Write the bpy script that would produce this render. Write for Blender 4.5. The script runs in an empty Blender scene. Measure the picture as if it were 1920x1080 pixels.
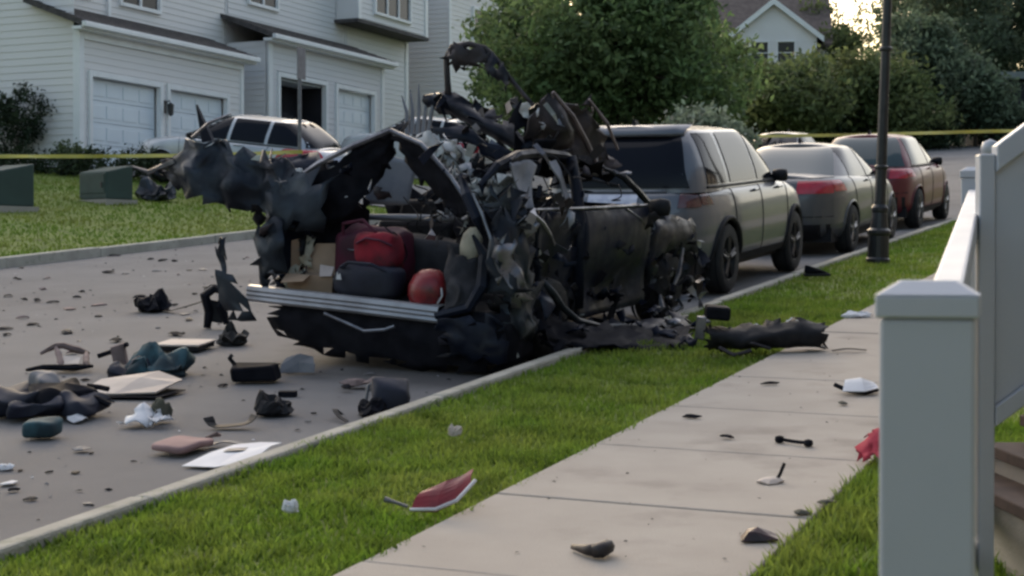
import bpy, math, random
import numpy as np
from mathutils import Matrix, Vector, noise

scene = bpy.context.scene
COL = scene.collection
# ------------------------------------------------------------------ camera
CAM_H = 1.64
cam_data = bpy.data.cameras.new('camera')
cam = bpy.data.objects.new('camera', cam_data)
COL.objects.link(cam)
cam_data.sensor_width = 36.0
cam_data.lens = 36.0 * 3100 / 1920
cam_data.clip_start = 0.05
cam_data.clip_end = 2000
cam.location = (0, 0, CAM_H)
cam.rotation_euler = (math.radians(90) - math.atan(40 / 3100), 0, 0)
cam_data.dof.use_dof = True
cam_data.dof.focus_distance = 13.0
cam_data.dof.aperture_fstop = 9.0
scene.camera = cam
# ------------------------------------------------------------------ light
SUN_EL, SUN_AZ = math.radians(22), math.radians(-14)     # azimuth clockwise from +Y
world = bpy.data.worlds.new('World')
scene.world = world
world.use_nodes = True
wn = world.node_tree
sky = wn.nodes.new('ShaderNodeTexSky')
sky.sky_type = 'NISHITA'
sky.sun_disc = False
sky.sun_elevation = SUN_EL
sky.sun_rotation = SUN_AZ
sky.air_density = 1.4
sky.dust_density = 4.0
sky.ozone_density = 1.0
bg = wn.nodes['Background']
bg.inputs['Strength'].default_value = 0.105
wn.links.new(sky.outputs[0], bg.inputs['Color'])
sun_data = bpy.data.lights.new('sun', 'SUN')
sun_data.energy = 1.15
sun_data.angle = math.radians(150)
sun_data.color = (1.0, 0.92, 0.90)
sun = bpy.data.objects.new('sun', sun_data)
COL.objects.link(sun)
sd = Vector((math.sin(SUN_AZ) * math.cos(SUN_EL), math.cos(SUN_AZ) * math.cos(SUN_EL), math.sin(SUN_EL)))
sun.rotation_euler = sd.to_track_quat('Z', 'Y').to_euler()
scene.view_settings.view_transform = 'Standard'
scene.view_settings.look = 'None'
scene.view_settings.gamma = 1
scene.view_settings.use_curve_mapping = False
scene.view_settings.exposure = 1.2
scene.render.engine = 'CYCLES'
scene.cycles.use_denoising = True
scene.cycles.max_bounces = 6
scene.cycles.diffuse_bounces = 3
scene.cycles.glossy_bounces = 3
scene.cycles.pixel_filter_type = 'BLACKMAN_HARRIS'
scene.cycles.filter_width = 2.7

# ------------------------------------------------------------------ the street's own frame: s runs uphill along the kerb, t to the right
A = math.atan2(1354, 3100)
SV = (math.sin(A), math.cos(A))
NV = (math.cos(A), -math.sin(A))
GS, CT = 0.0801, -0.0186
ROAD = -0.10
def rise(s):
    return 0.5 * 0.00052 * max(0.0, s - 40) ** 2
def lawn(t):
    return 0.105 * max(0.0, -16.4 - max(t, -26.0))
def gz(s, t):
    return GS * s + CT * t + rise(s)
def W(s, t, dz=0.0):
    return Vector((s * SV[0] + t * NV[0], s * SV[1] + t * NV[1], gz(s, t) + dz))
def M_ground(s, t, yaw=0.0, dz=0.0, roll=0.0, slope_t=0.0):
    """frame standing on the sloping ground: X right, Y along heading (yaw clockwise from the street), Z up"""
    o = W(s, t, dz)
    g = GS + (0.00052 * (s - 40) if s > 40 else 0)
    n = Vector((-(g * SV[0] + (CT + slope_t) * NV[0]), -(g * SV[1] + (CT + slope_t) * NV[1]), 1)).normalized()
    h = A + yaw
    f = Vector((math.sin(h), math.cos(h), 0))
    f = (f - n * f.dot(n)).normalized()
    r = f.cross(n)
    c, s_ = math.cos(roll), math.sin(roll)
    r, n = r * c - n * s_, n * c + r * s_
    m = Matrix.Identity(4)
    for k, v in enumerate((r, f, n)):
        m[0][k], m[1][k], m[2][k] = v
    m.translation = o
    return m
def M_upright(s, t, yaw=0.0, dz=0.0):
    return Matrix.Translation(W(s, t, dz)) @ Matrix.Rotation(-(A + yaw), 4, 'Z')

# ------------------------------------------------------------------ materials
MATS = {}
def mat(name, col, rough=0.6, metal=0.0, col2=None, nscale=4.0, nmix=(0.4, 0.6), bump=0.0, bscale=40.0, spec=0.5,
        col3=None, n3scale=1.0, n3mix=(0.55, 0.7), coat=0.0, rvar=0.0, isl=0.0, trans=0.0, detail=6, coords='Object', thin=0.0):
    if name in MATS:
        return MATS[name]
    m = bpy.data.materials.new(name)
    m.use_nodes = True
    nt = m.node_tree
    b = nt.nodes['Principled BSDF']
    b.inputs['Base Color'].default_value = (*col, 1)
    b.inputs['Roughness'].default_value = rough
    b.inputs['Metallic'].default_value = metal
    b.inputs['Specular IOR Level'].default_value = spec
    b.inputs['Coat Weight'].default_value = coat
    b.inputs['Coat Roughness'].default_value = 0.08
    b.inputs['Transmission Weight'].default_value = trans
    tc = nt.nodes.new('ShaderNodeTexCoord')
    last = None
    def nz(scale, det=detail):
        n = nt.nodes.new('ShaderNodeTexNoise')
        n.inputs['Scale'].default_value = scale
        n.inputs['Detail'].default_value = det
        nt.links.new(tc.outputs[coords], n.inputs['Vector'])
        return n
    def mixin(prev, c, scale, rng):
        n = nz(scale)
        r = nt.nodes.new('ShaderNodeMapRange')
        r.inputs['From Min'].default_value, r.inputs['From Max'].default_value = rng
        nt.links.new(n.outputs['Fac'], r.inputs['Value'])
        x = nt.nodes.new('ShaderNodeMix')
        x.data_type = 'RGBA'
        nt.links.new(r.outputs['Result'], x.inputs['Factor'])
        if prev is None:
            x.inputs['A'].default_value = (*col, 1)
        else:
            nt.links.new(prev, x.inputs['A'])
        x.inputs['B'].default_value = (*c, 1)
        return x.outputs['Result']
    if col2:
        last = mixin(last, col2, nscale, nmix)
    if col3:
        last = mixin(last, col3, n3scale, n3mix)
    if isl:
        g = nt.nodes.new('ShaderNodeNewGeometry')
        hs = nt.nodes.new('ShaderNodeHueSaturation')
        r = nt.nodes.new('ShaderNodeMapRange')
        r.inputs['To Min'].default_value, r.inputs['To Max'].default_value = 1 - isl, 1 + isl
        nt.links.new(g.outputs['Random Per Island'], r.inputs['Value'])
        nt.links.new(r.outputs['Result'], hs.inputs['Value'])
        if last is None:
            hs.inputs['Color'].default_value = (*col, 1)
        else:
            nt.links.new(last, hs.inputs['Color'])
        last = hs.outputs['Color']
    if last is not None:
        nt.links.new(last, b.inputs['Base Color'])
    if rvar:
        n = nz(nscale * 2.3)
        r = nt.nodes.new('ShaderNodeMapRange')
        r.inputs['From Min'].default_value, r.inputs['From Max'].default_value = 0.3, 0.7
        r.inputs['To Min'].default_value, r.inputs['To Max'].default_value = max(0.02, rough - rvar), min(1, rough + rvar)
        nt.links.new(n.outputs['Fac'], r.inputs['Value'])
        nt.links.new(r.outputs['Result'], b.inputs['Roughness'])
    if bump:
        n = nz(bscale, 5)
        bp = nt.nodes.new('ShaderNodeBump')
        bp.inputs['Strength'].default_value = bump
        bp.inputs['Distance'].default_value = 0.02
        nt.links.new(n.outputs['Fac'], bp.inputs['Height'])
        nt.links.new(bp.outputs['Normal'], b.inputs['Normal'])
    if thin:                       # thin leaves let light through
        tr = nt.nodes.new('ShaderNodeBsdfTranslucent')
        if last is not None:
            nt.links.new(last, tr.inputs['Color'])
        else:
            tr.inputs['Color'].default_value = (*col, 1)
        mx = nt.nodes.new('ShaderNodeMixShader')
        mx.inputs[0].default_value = thin
        nt.links.new(b.outputs[0], mx.inputs[1])
        nt.links.new(tr.outputs[0], mx.inputs[2])
        nt.links.new(mx.outputs[0], nt.nodes['Material Output'].inputs['Surface'])
    MATS[name] = m
    return m

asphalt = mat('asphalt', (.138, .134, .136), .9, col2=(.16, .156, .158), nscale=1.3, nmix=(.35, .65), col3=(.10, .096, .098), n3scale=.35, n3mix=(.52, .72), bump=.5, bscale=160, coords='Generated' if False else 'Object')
def stain_and_shade(m, centre, radius, dark):
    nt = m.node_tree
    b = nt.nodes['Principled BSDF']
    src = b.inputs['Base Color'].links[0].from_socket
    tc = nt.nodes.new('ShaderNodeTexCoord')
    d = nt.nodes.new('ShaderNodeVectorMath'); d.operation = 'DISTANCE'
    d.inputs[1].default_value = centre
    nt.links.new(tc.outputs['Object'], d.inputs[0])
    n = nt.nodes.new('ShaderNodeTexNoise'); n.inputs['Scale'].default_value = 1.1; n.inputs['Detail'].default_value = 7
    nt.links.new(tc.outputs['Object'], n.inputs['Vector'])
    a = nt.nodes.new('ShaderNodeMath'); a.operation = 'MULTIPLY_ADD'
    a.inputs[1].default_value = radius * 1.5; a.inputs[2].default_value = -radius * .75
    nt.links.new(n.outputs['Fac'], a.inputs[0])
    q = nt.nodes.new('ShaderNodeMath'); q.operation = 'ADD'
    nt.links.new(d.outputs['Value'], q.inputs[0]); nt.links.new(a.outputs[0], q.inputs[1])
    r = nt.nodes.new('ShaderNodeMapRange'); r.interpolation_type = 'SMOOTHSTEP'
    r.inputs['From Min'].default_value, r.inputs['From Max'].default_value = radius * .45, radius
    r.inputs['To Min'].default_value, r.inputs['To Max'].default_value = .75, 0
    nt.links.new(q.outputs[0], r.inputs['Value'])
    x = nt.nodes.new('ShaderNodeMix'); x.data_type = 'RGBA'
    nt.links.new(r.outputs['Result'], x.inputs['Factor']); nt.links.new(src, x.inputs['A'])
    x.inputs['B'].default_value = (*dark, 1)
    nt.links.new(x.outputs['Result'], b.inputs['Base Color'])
stain_and_shade(asphalt, (0.0, 13.0, 1.0), 2.6, (.03, .028, .03))  # scorched asphalt, with the shade beneath the wreck painted into the same patch
concrete = mat('concrete', (.305, .272, .238), .9, col2=(.35, .315, .277), nscale=2.2, nmix=(.35, .65), col3=(.21, .183, .16), n3scale=2.1, n3mix=(.56, .78), bump=.25, bscale=90)
kerb_mat = mat('kerb_concrete', (.29, .275, .235), .9, col2=(.38, .36, .31), nscale=3, nmix=(.35, .65), col3=(.24, .24, .19), n3scale=9, n3mix=(.55, .7), bump=.4, bscale=60)
soil = mat('turf_soil', (.12, .165, .028), .95, col2=(.16, .19, .04), nscale=1.6, nmix=(.35, .65), col3=(.05, .05, .02), n3scale=6, n3mix=(.55, .75), bump=.6, bscale=50)
meadow = mat('meadow', (.05, .08, .02), .95, col2=(.035, .06, .015), nscale=.4)
blade = mat('grass_blade', (.145, .25, .03), .6, col2=(.22, .28, .055), nscale=1.3, nmix=(.38, .62), col3=(.10, .155, .022), n3scale=3.2, n3mix=(.5, .68), isl=.3, spec=.25, thin=.5)
blade_far = mat('lawn_blade', (.135, .215, .035), .7, col2=(.195, .235, .055), nscale=.5, nmix=(.4, .62), isl=.25, spec=.2, thin=.4)

# ------------------------------------------------------------------ object helpers
def tag(o, label=None, cat=None, group=None, kind=None):
    if label: o['label'] = label
    if cat: o['category'] = cat
    if group: o['group'] = group
    if kind: o['kind'] = kind
    return o
def thing(name, label, cat, M=None, group=None):
    o = bpy.data.objects.new(name, None)
    COL.objects.link(o)
    o.empty_display_size = 0.2
    if M is not None:
        o.matrix_world = M
    return tag(o, label, cat, group)
def link(name, me, m, parent=None, M=None, smooth=False, bevel=0, thick=0, segs=2, toff=0):
    o = bpy.data.objects.new(name, me)
    COL.objects.link(o)
    if m is not None and not me.materials:
        me.materials.append(m)
    if parent is not None:
        o.parent = parent
    if M is not None:
        o.matrix_local = M
    if smooth:
        me.polygons.foreach_set('use_smooth', [True] * len(me.polygons))
    if thick:
        x = o.modifiers.new('thickness', 'SOLIDIFY')
        x.thickness = thick
        x.offset = toff
    if bevel:
        x = o.modifiers.new('edge', 'BEVEL')
        x.width = bevel
        x.segments = segs
        x.limit_method = 'ANGLE'
        x.angle_limit = math.radians(35)
    return o
def fast_mesh(name, V, Fc):
    V = np.asarray(V, dtype=np.float32)
    Fc = np.asarray(Fc, dtype=np.int32)
    me = bpy.data.meshes.new(name)
    n, k = Fc.shape
    me.vertices.add(len(V))
    me.vertices.foreach_set('co', V.ravel())
    me.loops.add(n * k)
    me.loops.foreach_set('vertex_index', Fc.ravel())
    me.polygons.add(n)
    me.polygons.foreach_set('loop_start', np.arange(0, n * k, k, dtype=np.int32))
    me.polygons.foreach_set('loop_total', np.full(n, k, dtype=np.int32))
    me.update(calc_edges=True)
    me.validate()
    return me
class MB:
    def __init__(s):
        s.v, s.f = [], []
    def add(s, vs, fs):
        b = len(s.v)
        s.v += [tuple(v) for v in vs]
        s.f += [tuple(i + b for i in f) for f in fs]
        return s
    def box(s, x0, x1, y0, y1, z0, z1, M=None):
        vs = [Vector(p) for p in ((x0, y0, z0), (x1, y0, z0), (x1, y1, z0), (x0, y1, z0), (x0, y0, z1), (x1, y0, z1), (x1, y1, z1), (x0, y1, z1))]
        if M is not None:
            vs = [M @ v for v in vs]
        return s.add(vs, [(0, 3, 2, 1), (4, 5, 6, 7), (0, 1, 5, 4), (1, 2, 6, 5), (2, 3, 7, 6), (3, 0, 4, 7)])
    def hexa(s, low, high):
        return s.add(list(low) + list(high), [(0, 3, 2, 1), (4, 5, 6, 7), (0, 1, 5, 4), (1, 2, 6, 5), (2, 3, 7, 6), (3, 0, 4, 7)])
    def tube(s, pts, r, n=8, cap=True, flat=1.0):
        pts = [Vector(p) for p in pts]
        rs = r if isinstance(r, (list, tuple)) else [r] * len(pts)
        rings = []
        up = None
        for i, p in enumerate(pts):
            d = (pts[min(i + 1, len(pts) - 1)] - pts[max(i - 1, 0)])
            d = d.normalized() if d.length > 1e-9 else Vector((0, 0, 1))
            if up is None:
                up = Vector((0, 0, 1)) if abs(d.z) < .9 else Vector((0, 1, 0))
            a = d.cross(up)
            if a.length < 1e-6:
                a = d.orthogonal()
            a.normalize()
            b = a.cross(d).normalized()
            up = b
            rings.append([p + a * math.cos(2 * math.pi * k / n) * rs[i] + b * math.sin(2 * math.pi * k / n) * rs[i] * flat for k in range(n)])
        vs = [q for rg in rings for q in rg]
        fs = [(i * n + k, i * n + (k + 1) % n, (i + 1) * n + (k + 1) % n, (i + 1) * n + k) for i in range(len(pts) - 1) for k in range(n)]
        if cap:
            fs.append(tuple(range(n))[::-1])
            fs.append(tuple(range((len(pts) - 1) * n, len(pts) * n)))
        return s.add(vs, fs)
    def lathe(s, prof, n=24, axis='Z', M=None):
        """prof: (radius, height) pairs turned about the axis"""
        vs = []
        for (r, h) in prof:
            for k in range(n):
                c, d = math.cos(2 * math.pi * k / n) * r, math.sin(2 * math.pi * k / n) * r
                p = Vector((c, d, h)) if axis == 'Z' else Vector((h, c, d))
                vs.append(M @ p if M is not None else p)
        fs = [(i * n + k, i * n + (k + 1) % n, (i + 1) * n + (k + 1) % n, (i + 1) * n + k) for i in range(len(prof) - 1) for k in range(n)]
        return s.add(vs, fs)
    def grid(s, P):
        P = np.asarray(P)
        R, C = P.shape[:2]
        return s.add([tuple(p) for p in P.reshape(-1, 3)], [(i * C + j, i * C + j + 1, (i + 1) * C + j + 1, (i + 1) * C + j) for i in range(R - 1) for j in range(C - 1)])
    def mesh(s, name):
        me = bpy.data.meshes.new(name)
        me.from_pydata(s.v, [], s.f)
        me.update()
        return me
    def build(s, name, m, parent=None, M=None, **k):
        return link(name, s.mesh(name), m, parent, M, **k)
def cr(P, n):
    """Catmull-Rom resample of rows of points along axis 0 to n rows"""
    P = np.asarray(P, float)
    k = len(P)
    if k == 1:
        return np.repeat(P, n, 0)
    t = np.linspace(0, k - 1, n)
    i = np.clip(t.astype(int), 0, k - 2)
    u = (t - i).reshape((-1,) + (1,) * (P.ndim - 1))
    g = lambda j: P[np.clip(j, 0, k - 1)]
    p0 = np.where((i == 0).reshape(u.shape), 2 * g(i) - g(i + 1), g(i - 1))
    p3 = np.where((i == k - 2).reshape(u.shape), 2 * g(i + 1) - g(i), g(i + 2))
    p1, p2 = g(i), g(i + 1)
    return .5 * (2 * p1 + (p2 - p0) * u + (2 * p0 - 5 * p1 + 4 * p2 - p3) * u ** 2 + (3 * p1 - p0 - 3 * p2 + p3) * u ** 3)
def sheet_mesh(name, ctrl, n=14, m=14, amp=.03, freq=4.0, seed=0, tear=.0, crease=False):
    """a crumpled sheet through a grid of control points; crease gives sharp facets"""
    P = cr(ctrl, n)
    P = np.swapaxes(cr(np.swapaxes(P, 0, 1), m), 0, 1)
    rnd = random.Random(seed)
    off = Vector((seed * 3.17, seed * 1.31, seed * .77))
    for i in range(n):
        for j in range(m):
            v = Vector(P[i, j])
            q1 = noise.noise_vector(v * freq + off)
            d = Vector([2.2 * (abs(c) - .22) for c in q1]) * amp
            if crease:
                d += Vector((rnd.uniform(-1, 1), rnd.uniform(-1, 1), rnd.uniform(-1, 1))) * amp * .6
            else:
                d += noise.noise_vector(v * freq * 2.3 + off) * amp * .5
            if tear and (i in (0, n - 1) or j in (0, m - 1)):
                d += Vector((rnd.uniform(-1, 1), rnd.uniform(-1, 1), rnd.uniform(-1, 1))) * tear * 1.6
            P[i, j] = v + d
    F = []
    for i in range(n - 1):
        for j in range(m - 1):
            edge = i in (0, n - 2) or j in (0, m - 2)
            a, b, c, e = i * m + j, i * m + j + 1, (i + 1) * m + j + 1, (i + 1) * m + j
            tris = ((a, b, c), (a, c, e)) if rnd.random() < .5 else ((a, b, e), (b, c, e))
            for t in tris:
                if tear and edge and rnd.random() < .26:
                    continue
                F.append(t)
    return fast_mesh(name, P.reshape(-1, 3), F)
# ================================================================== the setting
def sheet_st(name, ss, ts, fz, m, kind='structure', label=None, cat=None):
    V = [W(s, t, fz(s, t)) for s in ss for t in ts]
    C = len(ts)
    Fq = [(i * C + j, i * C + j + 1, (i + 1) * C + j + 1, (i + 1) * C + j) for i in range(len(ss) - 1) for j in range(C - 1)]
    me = fast_mesh(name, [tuple(v) for v in V], Fq)
    o = link(name, me, m, smooth=True)
    tag(o, label, cat, kind=kind)
    return o
def far_rise(s, t):
    return 0.0
ss = list(range(-60, 100, 4)) + [104, 112, 125, 150, 200, 300, 500, 900]
ts = [-900, -400, -200, -120, -80, -60, -45, -35, -30, -26, -22, -19, -16.4, -12, -8, -4.6, -1, 4, 10, 20, 35, 60, 100, 200, 400, 900]
def terrain(s, t):
    dz = -0.35 + lawn(t)
    s2 = min(s, 150)
    return dz - (GS * (s - s2) + rise(s) - rise(s2)) + .35 * max(0, min(s, 140) - 96) * .1
sheet_st('ground', ss, ts, terrain, meadow, label='rolling grassy terrain under the whole street', cat='ground')
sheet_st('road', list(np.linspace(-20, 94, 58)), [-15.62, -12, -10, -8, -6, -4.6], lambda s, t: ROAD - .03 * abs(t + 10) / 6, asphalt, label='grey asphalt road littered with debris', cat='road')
sheet_st('grass_verge', list(np.linspace(-10, 94, 53)), [-4.49, -3.8, -3.10], lambda s, t: -.035, soil, label='grass verge between kerb and pavement', cat='verge')
sheet_st('front_lawn', list(np.linspace(-10, 94, 53)), [-1.60, -.8, 0, 2, 6, 12], lambda s, t: -.035, soil, label='grass beside the pavement by the white fence', cat='lawn')
sheet_st('far_lawn', list(np.linspace(-10, 94, 53)), [-40, -30, -26, -23, -20, -18, -16.4, -15.83], lambda s, t: lawn(t) - .02, soil, label='green lawn across the street sloping up to the houses', cat='lawn')
# far side kerb and near kerb, cast in lengths
def kerb(name, t0, t1, s0, s1, step, label):
    root = thing(name, label, 'kerb')
    root['kind'] = 'structure'
    s = s0
    k = 0
    rnd = random.Random(5)
    while s < s1:
        e = min(s + step, s1)
        b = MB()
        h = rnd.uniform(-.008, .008)
        lo = [W(s + .006, t0, -.3), W(s + .006, t1, -.3), W(e - .006, t1, -.3), W(e - .006, t0, -.3)]
        hi = [W(s + .006, t0 + .012, .008 + h), W(s + .006, t1 - .012, .012 + h), W(e - .006, t1 - .012, .012 + h), W(e - .006, t0 + .012, .008 + h)]
        b.hexa(lo, hi)
        b.build('kerb_stone', kerb_mat, root, bevel=.018)
        s = e
        k += 1
kerb('near_kerb', -4.615, -4.475, -6, 76, 3.05, 'pale concrete kerb along the near edge of the road')
kerb('far_kerb', -15.83, -15.60, 2, 78, 3.05, 'concrete kerb along the far lawn')
# pavement
walk = thing('sidewalk', 'beige concrete pavement of square slabs beside the white fence', 'pavement')
walk['kind'] = 'structure'
s = -3.29
rnd = random.Random(8)
while s < 80:
    b = MB()
    a = rnd.uniform(-.004, .004)
    g = .006
    b.hexa([W(s + g, -3.08, -.12), W(s + g, -1.63, -.12), W(s + 1.27 - g, -1.63, -.12), W(s + 1.27 - g, -3.08, -.12)],
           [W(s + g, -3.08, a), W(s + g, -1.63, a), W(s + 1.27 - g, -1.63, a * .5), W(s + 1.27 - g, -3.08, a * .3)])
    b.build('paving_slab', concrete, walk, bevel=.01)
    s += 1.27
sheet_st('sidewalk_bed', list(np.linspace(-4, 80, 43)), [-3.09, -1.62], lambda s, t: -.045, mat('joint_dirt', (.2, .18, .14), .95, col2=(.27, .24, .2), nscale=8), label='dirt in the joints under the pavement slabs', cat='pavement')
# driveways
drive = mat('driveway_asphalt', (.16, .16, .16), .9, col2=(.2, .2, .2), nscale=1.5, bump=.3, bscale=120)
for k, (a, b) in enumerate(((31.95, 38.3), (40.4, 46.6))):
    sheet_st('driveway', list(np.linspace(a, b, 6)), [-25.3, -23, -21, -19, -17, -16.4, -15.8], lambda s, t: lawn(t) + .012, drive, label=('grey driveway in front of the nearer garage doors', 'grey driveway in front of the open garage')[k], cat='driveway')

# ------------------------------------------------------------------ grass blades
def grass(name, areas, hgt, wid, m, label, seed, lean=.45, zf=None):
    rg = np.random.default_rng(seed)
    Vs, Fs = [], []
    base = 0
    for (s0, s1, t0, t1, dens) in areas:
        n = int((s1 - s0) * (t1 - t0) * dens)
        s = rg.uniform(s0, s1, n); t = rg.uniform(t0, t1, n)
        x = s * SV[0] + t * NV[0]; y = s * SV[1] + t * NV[1]
        z = GS * s + CT * t + .5 * .00052 * np.maximum(0, s - 40) ** 2 - .04
        if zf is not None:
            z = z + zf(t)
        cl = np.sin(s * 5.1 + 1.3 * np.sin(t * 7.7)) * np.sin(t * 6.3 + 1.7 * np.sin(s * 3.9)) * .3 + 1
        h = hgt * rg.uniform(.55, 1.25, n) * cl
        w = wid * rg.uniform(.7, 1.3, n)
        a = rg.uniform(0, 2 * np.pi, n); la = rg.uniform(0, 2 * np.pi, n); ll = h * rg.uniform(0, lean * 2, n)
        dx, dy = np.cos(a) * w, np.sin(a) * w
        lx, ly = np.cos(la) * ll, np.sin(la) * ll
        P = np.stack([np.stack([x - dx, y - dy, z], 1), np.stack([x + dx, y + dy, z], 1),
                      np.stack([x + lx * .4 + dx * .7, y + ly * .4 + dy * .7, z + h * .6], 1),
                      np.stack([x + lx * .4 - dx * .7, y + ly * .4 - dy * .7, z + h * .6], 1),
                      np.stack([x + lx, y + ly, z + h * .95], 1)], 1)
        Vs.append(P.reshape(-1, 3))
        i = base + np.arange(n)[:, None] * 5
        Fs.append(np.concatenate([i + [0, 1, 2], i + [0, 2, 3], i + [3, 2, 4]], 0))
        base += n * 5
    me = fast_mesh(name, np.concatenate(Vs), np.concatenate(Fs))
    o = link(name, me, m)
    tag(o, label, 'grass', kind='stuff')
    return o
grass('verge_grass', [(3.2, 9, -4.53, -3.04, 4200), (9, 16, -4.52, -3.06, 2200), (16, 30, -4.52, -3.06, 900), (30, 60, -4.52, -3.06, 300)], .05, .0058, blade, 'mown green grass on the verge between kerb and pavement', 1)
grass('fence_grass', [(5.2, 9.5, -1.64, -.2, 3600), (9.5, 22, -1.62, 0, 700)], .065, .0058, blade, 'green grass along the white fence side of the pavement', 2)
grass('lawn_grass', [(14, 31.9, -26, -15.85, 210), (38.35, 40.35, -26, -15.85, 210), (46.7, 58, -26, -15.85, 120)], .07, .016, blade_far, 'mown lawn across the street around the green utility boxes', 3, zf=lambda t: .105 * np.maximum(0, -16.4 - np.maximum(t, -26)))
# ================================================================== houses
siding = mat('vinyl_siding', (.74, .71, .705), .65, col2=(.79, .76, .755), nscale=.7, nmix=(.3, .7), bump=.06, bscale=30)
siding_b = mat('vinyl_siding_cool', (.69, .675, .69), .65, col2=(.74, .725, .735), nscale=.7, nmix=(.3, .7), bump=.06, bscale=30)
trim = mat('white_trim', (.83, .83, .84), .5, col2=(.78, .78, .79), nscale=2)
door_white = mat('garage_door_white', (.74, .79, .84), .45, col2=(.70, .75, .81), nscale=1.2)
shingle = mat('dark_shingles', (.055, .05, .05), .9, col2=(.09, .08, .08), nscale=6, bump=.6, bscale=40)
shingle_b = mat('brown_shingles', (.085, .065, .06), .9, col2=(.12, .095, .085), nscale=3, bump=.5, bscale=20)
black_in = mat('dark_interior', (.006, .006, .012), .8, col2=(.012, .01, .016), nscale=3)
glass_dark = mat('window_glass', (.012, .014, .022), .15, spec=.25)
metal_dark = mat('dark_metal', (.02, .02, .022), .45, col2=(.03, .03, .032), nscale=9)
_bm = MB().add([(0, -.020, 0), (1, -.020, 0), (1, -.006, .168), (0, -.006, .168), (0, 0, 0), (1, 0, 0), (1, 0, .168), (0, 0, .168)],
               [(0, 1, 2, 3), (4, 7, 6, 5), (0, 4, 5, 1), (3, 2, 6, 7), (0, 3, 7, 4), (1, 5, 6, 2)])
BOARD = {}
def boards(parent, x0, x1, z0, z1, y, m, ry=0.0, origin=(0, 0)):
    if m.name not in BOARD:
        BOARD[m.name] = _bm.mesh('siding_board')
        BOARD[m.name].materials.append(m)
    z = z0
    while z < z1 - .02:
        hh = min(.17, z1 - z)
        o = bpy.data.objects.new('siding_board', BOARD[m.name])
        COL.objects.link(o)
        o.parent = parent
        o.matrix_local = Matrix.Translation((origin[0], origin[1], 0)) @ Matrix.Rotation(ry, 4, 'Z') @ Matrix.Translation((x0, y, z)) @ Matrix.Diagonal((x1 - x0, 1, hh / .17, 1))
        z += .17
def house_root(name, label, s, t, zbase):
    p = W(s, t)
    p.z = zbase
    return thing(name, label, 'house', Matrix.Translation(p) @ Matrix.Rotation(math.pi / 2 - A, 4, 'Z'))
def garage_door(h, x0, x1, z1, y):
    root = MB().box(x0 - .12, x0, y - .05, y + .1, 0, z1 + .14).box(x1, x1 + .12, y - .05, y + .1, 0, z1 + .14).box(x0, x1, y - .05, y + .1, z1, z1 + .14).build('door_frame', trim, h, bevel=.01)
    d = MB().box(x0 + .005, x1 - .005, y + .19, y + .22, -.1, z1 - .005).build('garage_door', door_white, h)
    n = 4
    for k in range(n):
        za, zb = z1 * k / n + .006, z1 * (k + 1) / n - .006
        b = MB().box(x0 + .01, x1 - .01, y + .15, y + .189, za, zb)
        for q in range(4):
            w = (x1 - x0 - .1) / 4
            xa = x0 + .05 + q * w
            b.box(xa + .05, xa + w - .05, y + .135, y + .1495, za + .1, zb - .1)
        b.build('door_panel', door_white, d, bevel=.006)
def window(h, x0, x1, z0, z1, y, panes=1, nm='window'):
    w = MB().box(x0 - .09, x0, y - .05, y + .05, z0 - .09, z1 + .09).box(x1, x1 + .09, y - .05, y + .05, z0 - .09, z1 + .09).box(x0, x1, y - .05, y + .05, z1, z1 + .09).box(x0, x1, y - .06, y + .05, z0 - .09, z0).build(nm, trim, h, bevel=.008)
    pw = (x1 - x0) / panes
    for k in range(panes):
        MB().box(x0 + k * pw + .035, x0 + (k + 1) * pw - .035, y + .02, y + .035, z0 + .03, z1 - .03).build('pane', glass_dark, w)
        if k:
            MB().box(x0 + k * pw - .033, x0 + k * pw + .033, y - .03, y + .04, z0, z1).build('mullion', trim, w)
    MB().box(x0, x1, y - .012, y + .045, (z0 + z1) / 2 - .025, (z0 + z1) / 2 + .025).build('sash_bar', trim, w)
def shed_roof(h, x0, x1, y0, y1, z0, z1, m):
    rows = 5
    r = MB().hexa([(x0, y0, z0 - .12), (x1, y0, z0 - .12), (x1, y1, z1 - .12), (x0, y1, z1 - .12)], [(x0, y0, z0), (x1, y0, z0), (x1, y1, z1), (x0, y1, z1)]).build('roof', m, h)
    for k in range(rows):
        a, b = k / rows, (k + 1) / rows
        ya, yb, za, zb = y0 + (y1 - y0) * a, y0 + (y1 - y0) * b, z0 + (z1 - z0) * a, z0 + (z1 - z0) * b
        MB().hexa([(x0, ya, za + .002), (x1, ya, za + .002), (x1, yb, zb + .002), (x0, yb, zb + .002)], [(x0, ya - .015, za + .025), (x1, ya - .015, za + .025), (x1, yb, zb + .008), (x0, yb, zb + .008)]).build('shingle_course', m, r)
    MB().box(x0, x1, y0 - .13, y0 - .004, z0 - .15, z0 - .02).build('gutter', trim, h, bevel=.02)
    MB().box(x0, x1, y0 + .002, y0 + .28, z0 - .2, z0 - .125).build('soffit', trim, h)
def gable_roof(h, x0, x1, y0, y1, z0, rise_, m, over=.35):
    ym = (y0 + y1) / 2
    for sgn, ya in ((-1, y0 - over), (1, y1 + over)):
        z = z0 - rise_ * over / (ym - y0)
        MB().hexa([(x0 - over, ya, z), (x1 + over, ya, z), (x1 + over, ym, z0 + rise_), (x0 - over, ym, z0 + rise_)],
                  [(x0 - over, ya, z + .14), (x1 + over, ya, z + .14), (x1 + over, ym, z0 + rise_ + .14), (x0 - over, ym, z0 + rise_ + .14)]).build('roof', m, h)

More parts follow.
